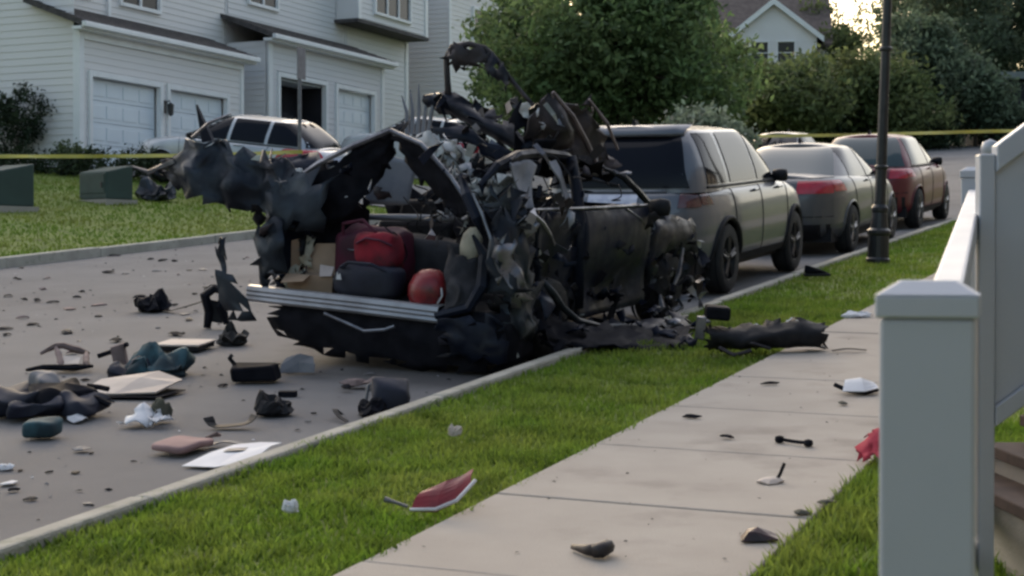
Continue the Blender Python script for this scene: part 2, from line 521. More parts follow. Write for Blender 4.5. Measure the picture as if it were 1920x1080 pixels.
# ---- nearer house, two white garage doors
h1 = house_root('garage_house', 'pale sided house with two closed white garage doors, nearest on the left', 31.73, -25, 4.05)
MB().box(.03, 6.97, .25, 1.4, -.6, 3.2).box(.03, 8.3, 1.45, 12, -.6, 6.6).build('wall', siding, h1)
boards(h1, .14, 6.9, 2.3, 3.2, .02, siding)
for a, b in ((.14, .32), (3.30, 3.47), (6.33, 6.9)):
    boards(h1, a, b, 0, 2.3, .02, siding)
MB().box(.05, .33, .021, .25, -.3, 2.25).box(3.29, 3.48, .021, .25, -.3, 2.25).box(6.32, 6.95, .021, .25, -.3, 2.25).box(.05, 6.95, .021, .25, 2.26, 3.2).build('wall_front', siding, h1)
garage_door(h1, .45, 3.17, 2.13, .0)
garage_door(h1, 3.6, 6.2, 2.13, .0)
MB().box(-.04, .14, -.035, .02, -.4, 3.22).box(-.04, .0, .0205, .16, -.4, 3.22).build('corner_trim', trim, h1)
MB().box(6.9, 7.03, -.035, .02, -.4, 3.22).build('corner_trim', trim, h1)
MB().box(.14, 6.9, -.045, .012, 2.98, 3.2).build('frieze_board', trim, h1)
# side wall facing the camera
boards(h1, -12, -.17, -.3, 6.6, 0, siding, ry=-math.pi / 2, origin=(.025, 0))
MB().box(-.05, .02, 2.62, 2.78, -.3, 6.6).build('downspout', trim, h1)
boards(h1, .1, 8.3, 3.75, 6.5, 1.44, siding)
boards(h1, 7.05, 8.3, -.3, 3.75, 1.44, siding)
shed_roof(h1, -.28, 7.3, -.28, 1.43, 3.36, 4.0, shingle)
window(h1, 3.5, 5.1, 4.42, 5.8, 1.40, 2)
window(h1, .9, 2.2, 4.42, 5.8, 1.40, 2)
MB().box(2.9, 3.02, 1.36, 1.43, 3.9, 6.5).build('corner_trim', trim, h1)
gable_roof(h1, 0, 8.3, 1.45, 12, 6.6, 3.0, shingle)
# ---- the second house, left garage door open
h2 = house_root('garage_house', 'grey sided house with one garage door open and a projecting upper bay', 40.09, -25, 4.93)
MB().box(.03, 6.85, 1.0, 1.4, -.8, 3.1).box(.0, 11.2, 1.45, 12, -.8, 6.8).box(6.85, 11.15, 1.405, 1.449, -.8, 4.5).build('wall', siding_b, h2)
MB().box(.05, .46, .021, .3, -.5, 2.3).box(3.27, 3.78, .021, .3, -.5, 2.3).box(6.32, 6.83, .021, .3, -.5, 2.3).box(.05, 6.83, .021, .3, 2.31, 3.1).box(.03, .06, .301, .999, -.5, 3.1).build('wall_front', siding_b, h2)
boards(h2, .16, 6.72, 2.3, 3.1, .02, siding_b)
for a, b in ((.16, .45), (3.28, 3.77), (6.33, 6.72)):
    boards(h2, a, b, 0, 2.3, .02, siding_b)
boards(h2, -1.4, -.1, -.3, 3.1, 0, siding_b, ry=-math.pi / 2, origin=(.025, 0))
MB().box(-.04, .16, -.035, .02, -.5, 3.12).build('corner_trim', trim, h2)
MB().box(6.72, 6.88, -.035, .02, -.5, 3.12).build('corner_trim', trim, h2)
x0, x1 = .58, 3.15
MB().box(x0 - .12, x0, -.05, .12, -.2, 2.27).box(x1, x1 + .12, -.05, .12, -.2, 2.27).box(x0, x1, -.05, .12, 2.13, 2.27).build('door_frame', trim, h2, bevel=.01)
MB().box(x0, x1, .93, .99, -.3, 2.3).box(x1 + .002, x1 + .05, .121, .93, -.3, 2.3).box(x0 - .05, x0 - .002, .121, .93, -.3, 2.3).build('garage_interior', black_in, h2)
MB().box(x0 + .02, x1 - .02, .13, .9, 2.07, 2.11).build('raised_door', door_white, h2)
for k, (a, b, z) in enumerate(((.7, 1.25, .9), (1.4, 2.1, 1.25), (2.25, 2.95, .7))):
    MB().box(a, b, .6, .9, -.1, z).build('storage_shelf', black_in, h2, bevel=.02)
garage_door(h2, 3.9, 6.2, 2.13, 0.0)
shed_roof(h2, -.28, 7.15, -.28, 1.43, 3.26, 3.9, shingle)
boards(h2, .1, 6.9, 3.62, 6.7, 1.44, siding_b)
boards(h2, 6.95, 11.05, -.3, 4.5, 1.40, siding_b)
MB().box(11.05, 11.23, 1.34, 1.42, -.5, 4.5).build('corner_trim', trim, h2)
bay = MB().box(6.3, 11.15, .62, 1.404, 4.62, 6.75).build('upper_bay', siding_b, h2)
MB().box(6.2, 11.25, .56, 1.43, 4.50, 4.615).build('bay_base', shingle, h2)
boards(h2, 6.45, 11.0, 4.66, 6.7, .615, siding_b)
MB().box(6.26, 6.45, .56, .615, 4.62, 6.75).build('corner_trim', trim, h2)
MB().box(11.0, 11.19, .56, .615, 4.62, 6.75).build('corner_trim', trim, h2)
window(h2, 7.4, 9.8, 4.98, 6.5, .565, 3, nm='bay_window')
window(h2, 1.2, 2.7, 4.45, 5.9, 1.40, 2)
gable_roof(h2, 0, 11.2, 1.45, 12, 6.8, 3.2, shingle)
# ---- third house, mostly hidden
h3 = house_root('townhouse', 'pale house partly hidden behind the central tree', 53.2, -25.4, 5.9)
MB().box(0, 11, .3, 11, -1, 6.6).build('wall', siding, h3)
boards(h3, .1, 10.9, 1.2, 6.4, .295, siding)
boards(h3, -11, -.32, 1.2, 6.4, 0, siding, ry=-math.pi / 2, origin=(-.005, 0))
MB().box(-.05, .12, .24, .29, -.5, 6.6).build('corner_trim', trim, h3)
window(h3, 2.0, 3.6, 3.6, 5.2, .25, 2)
window(h3, 6.0, 7.6, 3.6, 5.2, .25, 2)
gable_roof(h3, 0, 11, .3, 11, 6.6, 3, shingle)
# lantern on the pier between the nearer garage doors
lan = thing('wall_lantern', 'dark wall lantern between the two closed garage doors', 'lantern', h1.matrix_world @ Matrix.Translation((3.385, -.03, 1.62)))
MB().tube([(0, .02, .12), (0, -.12, .2), (0, -.16, .12)], .015).box(-.05, .05, .0, .025, -.12, .2).build('bracket', metal_dark, lan)
MB().lathe([(.02, .14), (.1, .08), (.08, .07), (.065, -.16), (.02, -.2)], 6, M=Matrix.Translation((0, -.16, 0))).build('lantern_body', metal_dark, lan)

# ---- far gabled house on the hill
fp = W(102, -26)
def far_house():
    o = Vector((16.9, 108.0, 10.2))
    h = thing('gabled_house', 'distant white gabled house with brown roof above the trees', 'house', Matrix.Translation(o) @ Matrix.Rotation(math.radians(-8), 4, 'Z'))
    wl = mat('far_siding', (.78, .75, .76), .7, col2=(.72, .69, .7), nscale=.6)
    MB().box(-9, 3.7, 1.0, 11, -2, 6.0).build('wall', wl, h)
    b = MB().box(-2.6, 2.9, -.6, 1.0, -2, 6.4)
    b.add([(-2.6, -.6, 6.4), (2.9, -.6, 6.4), (.15, -.6, 8.6), (-2.6, .99, 6.4), (2.9, .99, 6.4), (.15, .99, 8.6)], [(0, 1, 2), (3, 5, 4), (0, 2, 5, 3), (1, 4, 5, 2)])
    b.build('gable', wl, h)
    for sg in (-1, 1):
        xe = .15 + sg * 3.2
        MB().hexa([(.15, -.95, 8.62), (xe, -.95, 6.08), (xe, 6, 6.08), (.15, 6, 8.62)], [(.15, -.95, 8.8), (xe, -.95, 6.26), (xe, 6, 6.26), (.15, 6, 8.8)]).build('roof', shingle_b, h)
        MB().hexa([(.15, -1.0, 8.4), (xe, -1.0, 5.9), (xe, -.96, 5.9), (.15, -.96, 8.4)], [(.15, -1.0, 8.8), (xe, -1.0, 6.26), (xe, -.96, 6.26), (.15, -.96, 8.8)]).build('barge_board', trim, h)
    MB().hexa([(-9.5, .6, 5.8), (4.0, .6, 5.8), (4.0, 6, 9.9), (-9.5, 6, 9.9)], [(-9.5, .6, 6.0), (4.0, .6, 6.0), (4.0, 6, 10.1), (-9.5, 6, 10.1)]).build('roof', shingle_b, h)
    MB().hexa([(-9.5, 6.01, 9.9), (4.0, 6.01, 9.9), (4.0, 11.5, 5.8), (-9.5, 11.5, 5.8)], [(-9.5, 6.01, 10.1), (4.0, 6.01, 10.1), (4.0, 11.5, 6.0), (-9.5, 11.5, 6.0)]).build('roof', shingle_b, h)
    for a, b_ in ((-1.3, -.2), (.4, 1.5)):
        window(h, a, b_, 4.6, 6.0, -.63, 1)
    window(h, -6, -4.6, 3.0, 4.5, .95, 2)
far_house()
# ---- low dark shed under the trees at the right
sp = Matrix.Translation((27.6, 90, 7.9)) @ Matrix.Rotation(math.radians(-6), 4, 'Z')
sh = thing('shed', 'low dark shed with pale flat roof under the trees at far right', 'shed', sp)
dk = mat('shed_boards', (.018, .02, .026), .8, col2=(.028, .03, .036), nscale=2)
MB().box(-2.2, 5, .1, 5, -1, 3.9).build('wall', dk, sh)
for k in range(18):
    MB().box(-2.2 + k * .4, -1.83 + k * .4, .06, .098, -.5, 3.85).build('wall_plank', dk, sh)
MB().box(-2.6, 5.5, -.4, 5.5, 3.92, 4.3).build('roof', mat('shed_roof', (.16, .18, .18), .7, col2=(.2, .22, .22), nscale=1), sh)
MB().box(-.1, .9, .02, .058, .0, 2.0).build('door', dk, sh)
MB().box(-1.95, -1.7, .0, .058, 1.9, 2.4).build('notice_plate', trim, sh)

# ================================================================== trees
bark = mat('bark', (.05, .04, .032), .95, col2=(.08, .065, .05), nscale=9, bump=.8, bscale=22)
leaf_a = mat('leaf_green', (.10, .165, .06), .6, col2=(.14, .195, .08), nscale=.55, nmix=(.35, .65), isl=.55, spec=.3, thin=.5)
leaf_b = mat('leaf_dark', (.095, .135, .085), .65, col2=(.12, .16, .105), nscale=.4, nmix=(.35, .65), isl=.5, spec=.25, thin=.5)
leaf_c = mat('leaf_olive', (.10, .14, .055), .65, col2=(.13, .155, .065), nscale=.4, nmix=(.35, .65), isl=.45, spec=.25, thin=.5)
leaf_p = mat('leaf_pale', (.17, .22, .14), .5, col2=(.26, .30, .22), nscale=1.2, nmix=(.35, .65), isl=.5, spec=.5, thin=.5)
leaf_h = mat('leaf_hedge', (.022, .035, .018), .7, col2=(.035, .05, .024), nscale=2, isl=.4, spec=.2)
def leaves_mesh(name, clumps, n, size, rg, fill=.55):
    """clumps: list of (centre, radii); leaf-sized faces gathered into twigs through the volume"""
    cs = np.array([c for c, r in clumps]); rs = np.array([r for c, r in clumps])
    vol = rs.prod(1) ** .8
    pick = rg.choice(len(clumps), n, p=vol / vol.sum())
    nt = max(40, n // 14)
    d = rg.normal(size=(nt, 3)); d /= np.linalg.norm(d, axis=1)[:, None]
    tp = rg.choice(len(clumps), nt, p=vol / vol.sum())
    rad = rg.uniform(fill, 1.06, nt) ** .7
    tw = cs[tp] + d * rs[tp] * rad[:, None]
    k = rg.integers(0, nt, n)
    c = tw[k] + rg.normal(size=(n, 3)) * size * 1.5
    a = rg.normal(size=(n, 3)); a /= np.linalg.norm(a, axis=1)[:, None]
    b = np.cross(a, rg.normal(size=(n, 3))); b /= np.linalg.norm(b, axis=1)[:, None]
    L = size * rg.uniform(.6, 1.3, n)[:, None]
    V = np.stack([c - a * L, c + b * L * .42, c + a * L, c - b * L * .42], 1).reshape(-1, 3)
    F_ = (np.arange(n)[:, None] * 4 + np.arange(4))
    return fast_mesh(name, V, F_)
def tree(name, label, p, height, rad, m, seed, n=16000, leaf=.13, crown0=.3, nclump=22, group=None, cat='tree', trunk_r=None, fill=.5, squash=1.0):
    rg = np.random.default_rng(seed)
    root = thing(name, label, cat, Matrix.Translation(p), group)
    tr = trunk_r or height * .02
    zc = height * (crown0 + 1) / 2
    rz = height * (1 - crown0) / 2
    clumps = []
    for i in range(nclump):
        d = rg.normal(size=3); d /= np.linalg.norm(d)
        f = rg.uniform(.25, .78)
        c = np.array([d[0] * rad * f, d[1] * rad * f, zc + d[2] * rz * f * squash])
        taper = 1 - .45 * max(0, (c[2] - zc) / rz)
        c[:2] *= taper
        r = rad * rg.uniform(.24, .42)
        clumps.append((c, np.array([r, r, r * rg.uniform(.6, .85)])))
    clumps.append((np.array([0, 0, zc]), np.array([rad * .55, rad * .55, rz * .6])))
    b = MB()
    b.tube([(0, 0, -.6), (tr * .3, 0, height * .15), (-tr * .4, tr * .3, height * .4), (0, 0, height * .75)], [tr * 1.35, tr, tr * .75, tr * .25], 9)
    for c, r in clumps[:12]:
        z0 = height * rg.uniform(crown0 * .75, .5)
        mid = np.array([c[0] * .45, c[1] * .45, z0 + (c[2] - z0) * .6])
        b.tube([(0, 0, z0), tuple(mid), tuple(c)], [tr * .45, tr * .28, tr * .08], 6)
    b.build('trunk', bark, root, smooth=True)
    link('crown', leaves_mesh('crown', clumps, n, leaf, rg, fill), m, root)
    return root
def at(u_x, depth, z):      # a spot given as sideways slope and distance
    return Vector((u_x * depth, depth, z))
def ground_z(x, y):
    s, t = x * SV[0] + y * SV[1], x * NV[0] + y * NV[1]
    return gz(s, t) + lawn(t) * (1 if t < -16.4 else 0)
def spot(x, y, dz=-.1):
    return Vector((x, y, ground_z(x, y) + dz))
tree('street_tree', 'large leafy green tree behind the parked vehicles in the middle', spot(2.75, 44), 7.4, 3.9, leaf_a, 11, n=40000, leaf=.12, crown0=.02, nclump=40, fill=.35)
tree('street_tree', 'smaller green tree beside the third house, left of the central tree', spot(.55, 52), 6.6, 2.2, leaf_a, 12, n=11000, leaf=.13, crown0=.05, nclump=14)
tree('ornamental_tree', 'pale silvery leaved small tree over the roof of the silver vehicle', spot(4.25, 36.5), 2.25, 1.15, leaf_p, 13, n=3600, leaf=.09, crown0=.45, nclump=9, trunk_r=.05, fill=.2)
bgs = [
 (14.0, 84, 4.6, 4.2, leaf_c, 'olive green rounded tree below the distant gabled house', 15000),
 (19.0, 86, 5.2, 3.6, leaf_c, 'olive tree just left of the black lamp post', 14000),
 (22.8, 92, 8.8, 3.7, leaf_b, 'tall dark green tree right of the lamp post', 17000),
 (28.5, 104, 13.0, 5.0, leaf_b, 'tallest dark tree towering over the shed', 17000),
 (35.0, 101, 12.0, 5.0, leaf_b, 'dark tree at the far right above the fence', 14000),
 (9.0, 78, 6.0, 3.2, leaf_a, 'green tree behind the central tree near the gabled house', 13000),
 (21.2, 112, 8.0, 4.4, leaf_c, 'faint olive tree under the patch of evening sky', 12000),
 (24.6, 88, 5.6, 2.6, leaf_b, 'bushy dark tree left of the shed', 11000),
 (17.2, 96, 4.8, 3.4, leaf_b, 'dark tree standing behind the two olive trees', 11000),
 (29.8, 120, 13.5, 6.0, leaf_b, 'dark tree filling the gap behind the lamp post', 12000),
 (33.0, 114, 14.0, 6.0, leaf_b, 'dark tree behind the tallest one, left of the right edge', 11000),
 (38.0, 112, 15.0, 6.5, leaf_b, 'dark tree behind the shed at the right edge', 12000),
]
for k, (x, y, hh, rr, m, lb, n) in enumerate(bgs):
    tree('background_tree', lb, spot(x, y, -.3), hh, rr, m, 40 + k, n=n, leaf=.2, crown0=.08, nclump=20, group='trees beyond the end of the street', squash=1.05)
# far woodland that closes the view
rg = np.random.default_rng(77)
cl = []
for k in range(70):
    x = rg.uniform(-60, 120); y = rg.uniform(125, 170)
    if 22 < x / y * 100 < 24.5 and False: continue
    cl.append((np.array([x, y, ground_z(min(x, 60), min(y, 140)) + rg.uniform(-1, 1)]), np.array([6, 5, rg.uniform(2.5, 4.0)])))
o = link('far_woodland', leaves_mesh('far_woodland', cl, 52000, .38, rg, .5), leaf_b)
tag(o, 'dark woodland closing the view behind the trees', 'woodland', kind='stuff')
# hedge strip along the bank at the end of the road
cl = []
for k in range(46):
    x = rg.uniform(8, 40); y = rg.uniform(84, 88) + .05 * x
    cl.append((np.array([x, y, ground_z(x, y) + .5]), np.array([1.3, 1.0, 1.1])))
o = link('hedge_bank', leaves_mesh('hedge_bank', cl, 22000, .16, rg, .4), leaf_h)
tag(o, 'dark undergrowth along the end of the street', 'undergrowth', kind='stuff')

def shrub(name, label, p, clumps, n, leaf, m, seed, group=None):
    rg = np.random.default_rng(seed)
    root = thing(name, label, 'shrub', Matrix.Translation(p), group)
    link('foliage', leaves_mesh('foliage', [(np.array(c), np.array(r)) for c, r in clumps], n, leaf, rg, .45), m, root)
    b = MB()
    for c, r in clumps:
        b.tube([(c[0] * .3, c[1] * .3, -.2), c], [.03, .012], 5)
    b.build('stem', bark, root)
def pst(s, t, dz=0):
    return W(s, t, dz + lawn(t))
shrub('round_shrub', 'dark rounded shrub against the side wall of the nearest house', pst(31.0, -26.6), [((0, 0, .8), (.75, .75, .75)), ((.4, .2, 1.3), (.6, .6, .6)), ((-.5, .1, 1.35), (.6, .55, .55)), ((-.9, 0, .8), (.6, .6, .7))], 7000, .055, leaf_h, 5)
hc = [((k * .45 - 2.8, .0, .25 + .06 * math.sin(k * 2.1)), (.38, .35, .3)) for k in range(12)]
shrub('low_hedge', 'low dark hedge at the edge of the lawn under the yellow tape', Matrix.Translation(pst(30.6, -24.2)).translation, [((c[0], c[1], c[2]), r) for c, r in hc], 8000, .05, leaf_h, 6)
shrub('flower_bush', 'small pale bush beside the garage corner', pst(31.2, -24.9), [((0, 0, .35), (.35, .35, .3)), ((.3, .1, .3), (.3, .3, .25))], 1500, .05, leaf_c, 7)

# ---- green utility boxes on the lawn
green_box = mat('utility_green', (.018, .042, .036), .6, col2=(.025, .053, .045), nscale=3)
def utility_box(s, t, w, d, hgt, label):
    r = thing('utility_box', label, 'utility box', M_upright(s, t, .25, lawn(t)), 'green utility boxes on the lawn')
    MB().box(-w / 2 - .06, w / 2 + .06, -d / 2 - .06, d / 2 + .06, -.2, .015).build('base_pad', concrete, r)
    MB().hexa([(-w / 2, -d / 2, .016), (w / 2, -d / 2, .016), (w / 2, d / 2, .016), (-w / 2, d / 2, .016)], [(-w / 2, -d / 2, hgt * .8), (w / 2, -d / 2, hgt * .8), (w / 2, d / 2, hgt), (-w / 2, d / 2, hgt)]).build('cabinet', green_box, r, bevel=.03)
    MB().box(-w / 2 + .06, w / 2 - .06, -d / 2 - .012, -d / 2 - .002, .14, hgt * .72).build('door', green_box, r, bevel=.004)
    MB().box(w / 2 - .16, w / 2 - .12, -d / 2 - .03, -d / 2 - .0125, hgt * .35, hgt * .5).build('latch', metal_dark, r)
utility_box(23.75, -20.45, .9, .75, .8, 'green metal utility box at the left edge of the lawn')
utility_box(26.7, -20.4, .85, .65, .7, 'green metal utility box right of the other, near the driveway')
# ---- sign post
post_g = mat('galvanised', (.16, .16, .18), .5, metal=.5, col2=(.12, .12, .14), nscale=8)
sg = thing('sign_post', 'slim grey street sign post standing behind the wreck', 'sign post', M_upright(28.4, -17.0, 0, lawn(-17.0)))
MB().box(-.035, .035, -.02, .02, -.3, 3.35).build('post', post_g, sg, bevel=.005)
MB().box(.036, .045, -.16, .16, 2.7, 3.32).build('sign_plate', post_g, sg)
# ---- yellow caution tapes
tape_m = mat('caution_tape', (.62, .50, .10), .45, col2=(.55, .47, .14), nscale=5)
def tape(label, pts, wdt=.075):
    P = cr(np.array([tuple(p) for p in pts]), 48)
    V = []
    for k, p in enumerate(P):
        tw = .35 * math.sin(k * .5) + .2 * math.sin(k * 1.3)
        V.append([p + np.array([0, math.sin(tw) * wdt / 2, math.cos(tw) * wdt / 2]), p - np.array([0, math.sin(tw) * wdt / 2, math.cos(tw) * wdt / 2])])
    b = MB().grid(np.array(V))
    o = b.build('caution_tape', tape_m, thick=.002)
    return tag(o, label, 'tape', 'yellow caution tape')

tape('yellow caution tape stretched in front of the nearest garage', [(-13, 33.5, 3.86), (-10.5, 33, 3.84), (-8, 32.8, 3.83), (-6, 32.7, 3.85), (-4.12, 32.55, 3.9)])
tape('yellow caution tape stretched across the road beyond the parked cars', [(2.2, 43.9, 4.95), (5, 41, 4.85), (8, 38.4, 4.70), (10.3, 36.5, 4.62), (11.7, 36.2, 4.62)])
st_ = thing('tape_stake', 'wooden stake holding the caution tape beyond the red car', 'stake', M_upright(38, -3.75))
MB().box(-.025, .025, -.025, .025, -.2, 1.7).build('stake_shaft', bark, st_)

# ---- unseen houses behind the porch steps and fence, extended uphill to block low sky
def row_house(s0, length, label):
    h = thing('unseen_house', label, 'house', Matrix.Translation(W(s0, 3.2)) @ Matrix.Rotation(math.pi / 2 - A, 4, 'Z'), 'houses on the near side of the street')
    MB().box(0, length, -11, 0, -1, 6.6).build('wall', mat('taupe_siding', (.20, .19, .19), .7, col2=(.24, .225, .225), nscale=.8), h)
    for ya in (.5, -11.5):
        MB().hexa([(-.5, ya, 6.5), (length + .5, ya, 6.5), (length + .5, -5.5, 9.6), (-.5, -5.5, 9.6)], [(-.5, ya, 6.7), (length + .5, ya, 6.7), (length + .5, -5.5, 9.8), (-.5, -5.5, 9.8)]).build('roof', shingle, h)
    for x in np.arange(2.5, length - 2, 4.5):
        for z in (1.0, 4.0):
            w = MB().box(x - .1, x + 1.4, .004, .06, z - .1, z + 1.7).build('window', trim, h)
            MB().box(x, x + 1.3, .061, .07, z, z + 1.6).build('pane', glass_dark, w)
row_house(-13, 25.5, 'sided house on the right behind the fence and porch steps')
row_house(14.2, 26, 'next sided house uphill on the right side of the street')
# ================================================================== parked vehicles
rubber = mat('tyre_rubber', (.014, .014, .015), .85, col2=(.022, .022, .022), nscale=12)
rim_m = mat('alloy_rim', (.22, .22, .23), .35, metal=.7, col2=(.16, .16, .165), nscale=5)
rim_dark = mat('dark_rim', (.05, .05, .055), .4, metal=.6)
plastic = mat('black_plastic', (.010, .010, .013), .65, col2=(.016, .016, .019), nscale=9, spec=.22)
car_glass = mat('tinted_glass', (.008, .009, .014), .07, spec=.13)
car_glass_l = mat('sky_glass', (.05, .07, .075), .08, spec=.4)
red_lens = mat('red_lens', (.46, .010, .03), .25, col2=(.36, .008, .02), nscale=9, coat=.6)
clear_lens = mat('clear_lens', (.55, .56, .58), .12, coat=.8)
plate_m = mat('number_plate', (.55, .57, .66), .5, col2=(.42, .44, .56), nscale=14)
chrome = mat('chrome', (.6, .6, .62), .15, metal=1.0)
def lerp_table(tab, x):
    return float(np.interp(x, [a for a, b in tab], [b for a, b in tab]))
class Shell:
    """closed plan outline at each level: levels (z, half width, y rear, y front, squareness)"""
    def __init__(s, levels, zmod=None):
        s.L = cr(np.array(levels, float), 5 * (len(levels) - 1) + 1)
        s.K = len(s.L) - 1
        s.zmod = zmod or [(-9, 0), (9, 0)]
    def lev(s, v):
        x = min(max(v, 0), 1) * s.K
        i = min(int(x), s.K - 1)
        return s.L[i] + (s.L[i + 1] - s.L[i]) * (x - i)
    def side(s, y, v, sg=1, out=0.0):
        z, w, yr, yf, n = s.lev(v)
        yc, Lh = (yr + yf) / 2, (yf - yr) / 2
        q = min(.9999, abs((y - yc) / Lh))
        x = w * (1 - q ** n) ** (1 / n)
        return Vector((sg * (x + out), y, z + v * lerp_table(s.zmod, y)))
    def end(s, x, v, rear=True, out=0.0):
        z, w, yr, yf, n = s.lev(v)
        yc, Lh = (yr + yf) / 2, (yf - yr) / 2
        q = min(.9999, abs(x / w))
        y = Lh * (1 - q ** n) ** (1 / n)
        y = yc - y - out if rear else yc + y + out
        return Vector((x, y, z + v * lerp_table(s.zmod, y)))
    def ring(s, v, ny=90, nx=9):
        z, w, yr, yf, n = s.lev(v)
        k = .5 ** (1 / n)
        yc, Lh = (yr + yf) / 2, (yf - yr) / 2
        half = [s.end(x, v) for x in np.linspace(0, k * w, nx)[:-1]] + [s.side(y, v) for y in np.linspace(yc - k * Lh, yc + k * Lh, ny)] + [s.end(x, v, False) for x in np.linspace(k * w, 0, nx)[1:]]
        return half
    def mesh(s, nv=22, lid=True, dome=.03, arches=(), ny=90):
        rings = [s.ring(v, ny) for v in np.linspace(0, 1, nv)]
        H = len(rings[0])
        vs, fs = [], []
        for r in rings:
            full = r + [Vector((-p.x, p.y, p.z)) for p in r[-2:0:-1]]
            vs += full
        N = 2 * H - 2
        for i in range(nv - 1):
            for j in range(N):
                a, b, c, d = i * N + j, i * N + (j + 1) % N, (i + 1) * N + (j + 1) % N, (i + 1) * N + j
                cen = (vs[a] + vs[b] + vs[c] + vs[d]) / 4
                if any(abs(cen.x) > .55 and (cen.y - ya) ** 2 + (cen.z - za) ** 2 < ra * ra for ya, za, ra in arches):
                    continue
                fs.append((a, b, c, d))
        if lid:                                  # crowned lid joining left and right edges
            top = rings[-1]
            nx = 9
            base = len(vs)
            for p in top:
                for q in range(nx):
                    f = q / (nx - 1) * 2 - 1
                    vs.append(Vector((p.x * f, p.y, p.z + dome * (1 - f * f) * min(1, abs(p.x) / .5))))
            for i in range(H - 1):
                for q in range(nx - 1):
                    fs.append((base + i * nx + q, base + i * nx + q + 1, base + (i + 1) * nx + q + 1, base + (i + 1) * nx + q))
        b = MB()
        b.add(vs, fs)
        return b
def side_patch(sh, y0, y1, v0, v1, sg, out=.006, n=14, m=8, y0t=None, y1t=None):
    """y0t / y1t: ends at the upper edge"""
    y0t = y0 if y0t is None else y0t
    y1t = y1 if y1t is None else y1t
    P = []
    for v in np.linspace(0, 1, m):
        a, b = y0 + (y0t - y0) * v, y1 + (y1t - y1) * v
        P.append([sh.side(y, v0 + (v1 - v0) * v, sg, out) for y in np.linspace(a, b, n)])
    return np.array([[tuple(p) for p in r] for r in P])
def end_patch(sh, x0, x1, v0, v1, rear=True, out=.006, n=12, m=8, x0t=None, x1t=None):
    x0t = x0 if x0t is None else x0t
    x1t = x1 if x1t is None else x1t
    P = []
    for v in np.linspace(0, 1, m):
        a, b = x0 + (x0t - x0) * v, x1 + (x1t - x1) * v
        P.append([tuple(sh.end(x, v0 + (v1 - v0) * v, rear, out)) for x in np.linspace(a, b, n)])
    return np.array(P)
def wheel(root, x, y, r, wd, rm, spokes=5):
    sg = 1 if x > 0 else -1
    M = Matrix.Translation((x, y, r))
    w = MB().lathe([(r * .62, -wd / 2 * .9), (r * .9, -wd / 2), (r * .98, -wd / 2 * .75), (r, 0), (r * .98, wd / 2 * .75), (r * .9, wd / 2), (r * .62, wd / 2 * .9)], 32, axis='X').build('wheel', rubber, root, M, smooth=True)
    b = MB()
    o = sg * wd * .38
    b.lathe([(r * .66, o * 1.15), (r * .60, o * 1.1), (r * .57, o * .3), (.001, o * .25)], 32, axis='X')
    for k in range(spokes):
        a = 2 * math.pi * k / spokes + .3
        for da in (-.12, .12):
            ca, sa = math.cos(a + da), math.sin(a + da)
            b.tube([(o * 1.0, ca * .05, sa * .05), (o * 1.12, ca * r * .6, sa * r * .6)], [.028, .02], 6)
    b.lathe([(.001, o * 1.2), (.05, o * 1.15), (.07, o * .9)], 12, axis='X')
    b.build('rim', rm, w, smooth=False)
    # tread grooves
    g = MB()
    for q in (-.4, 0, .4):
        g.lathe([(r * 1.001, q * wd * .7 - .006), (r * 1.003, q * wd * .7), (r * 1.001, q * wd * .7 + .006)], 28, axis='X')
    g.build('tread_groove', plastic, w)
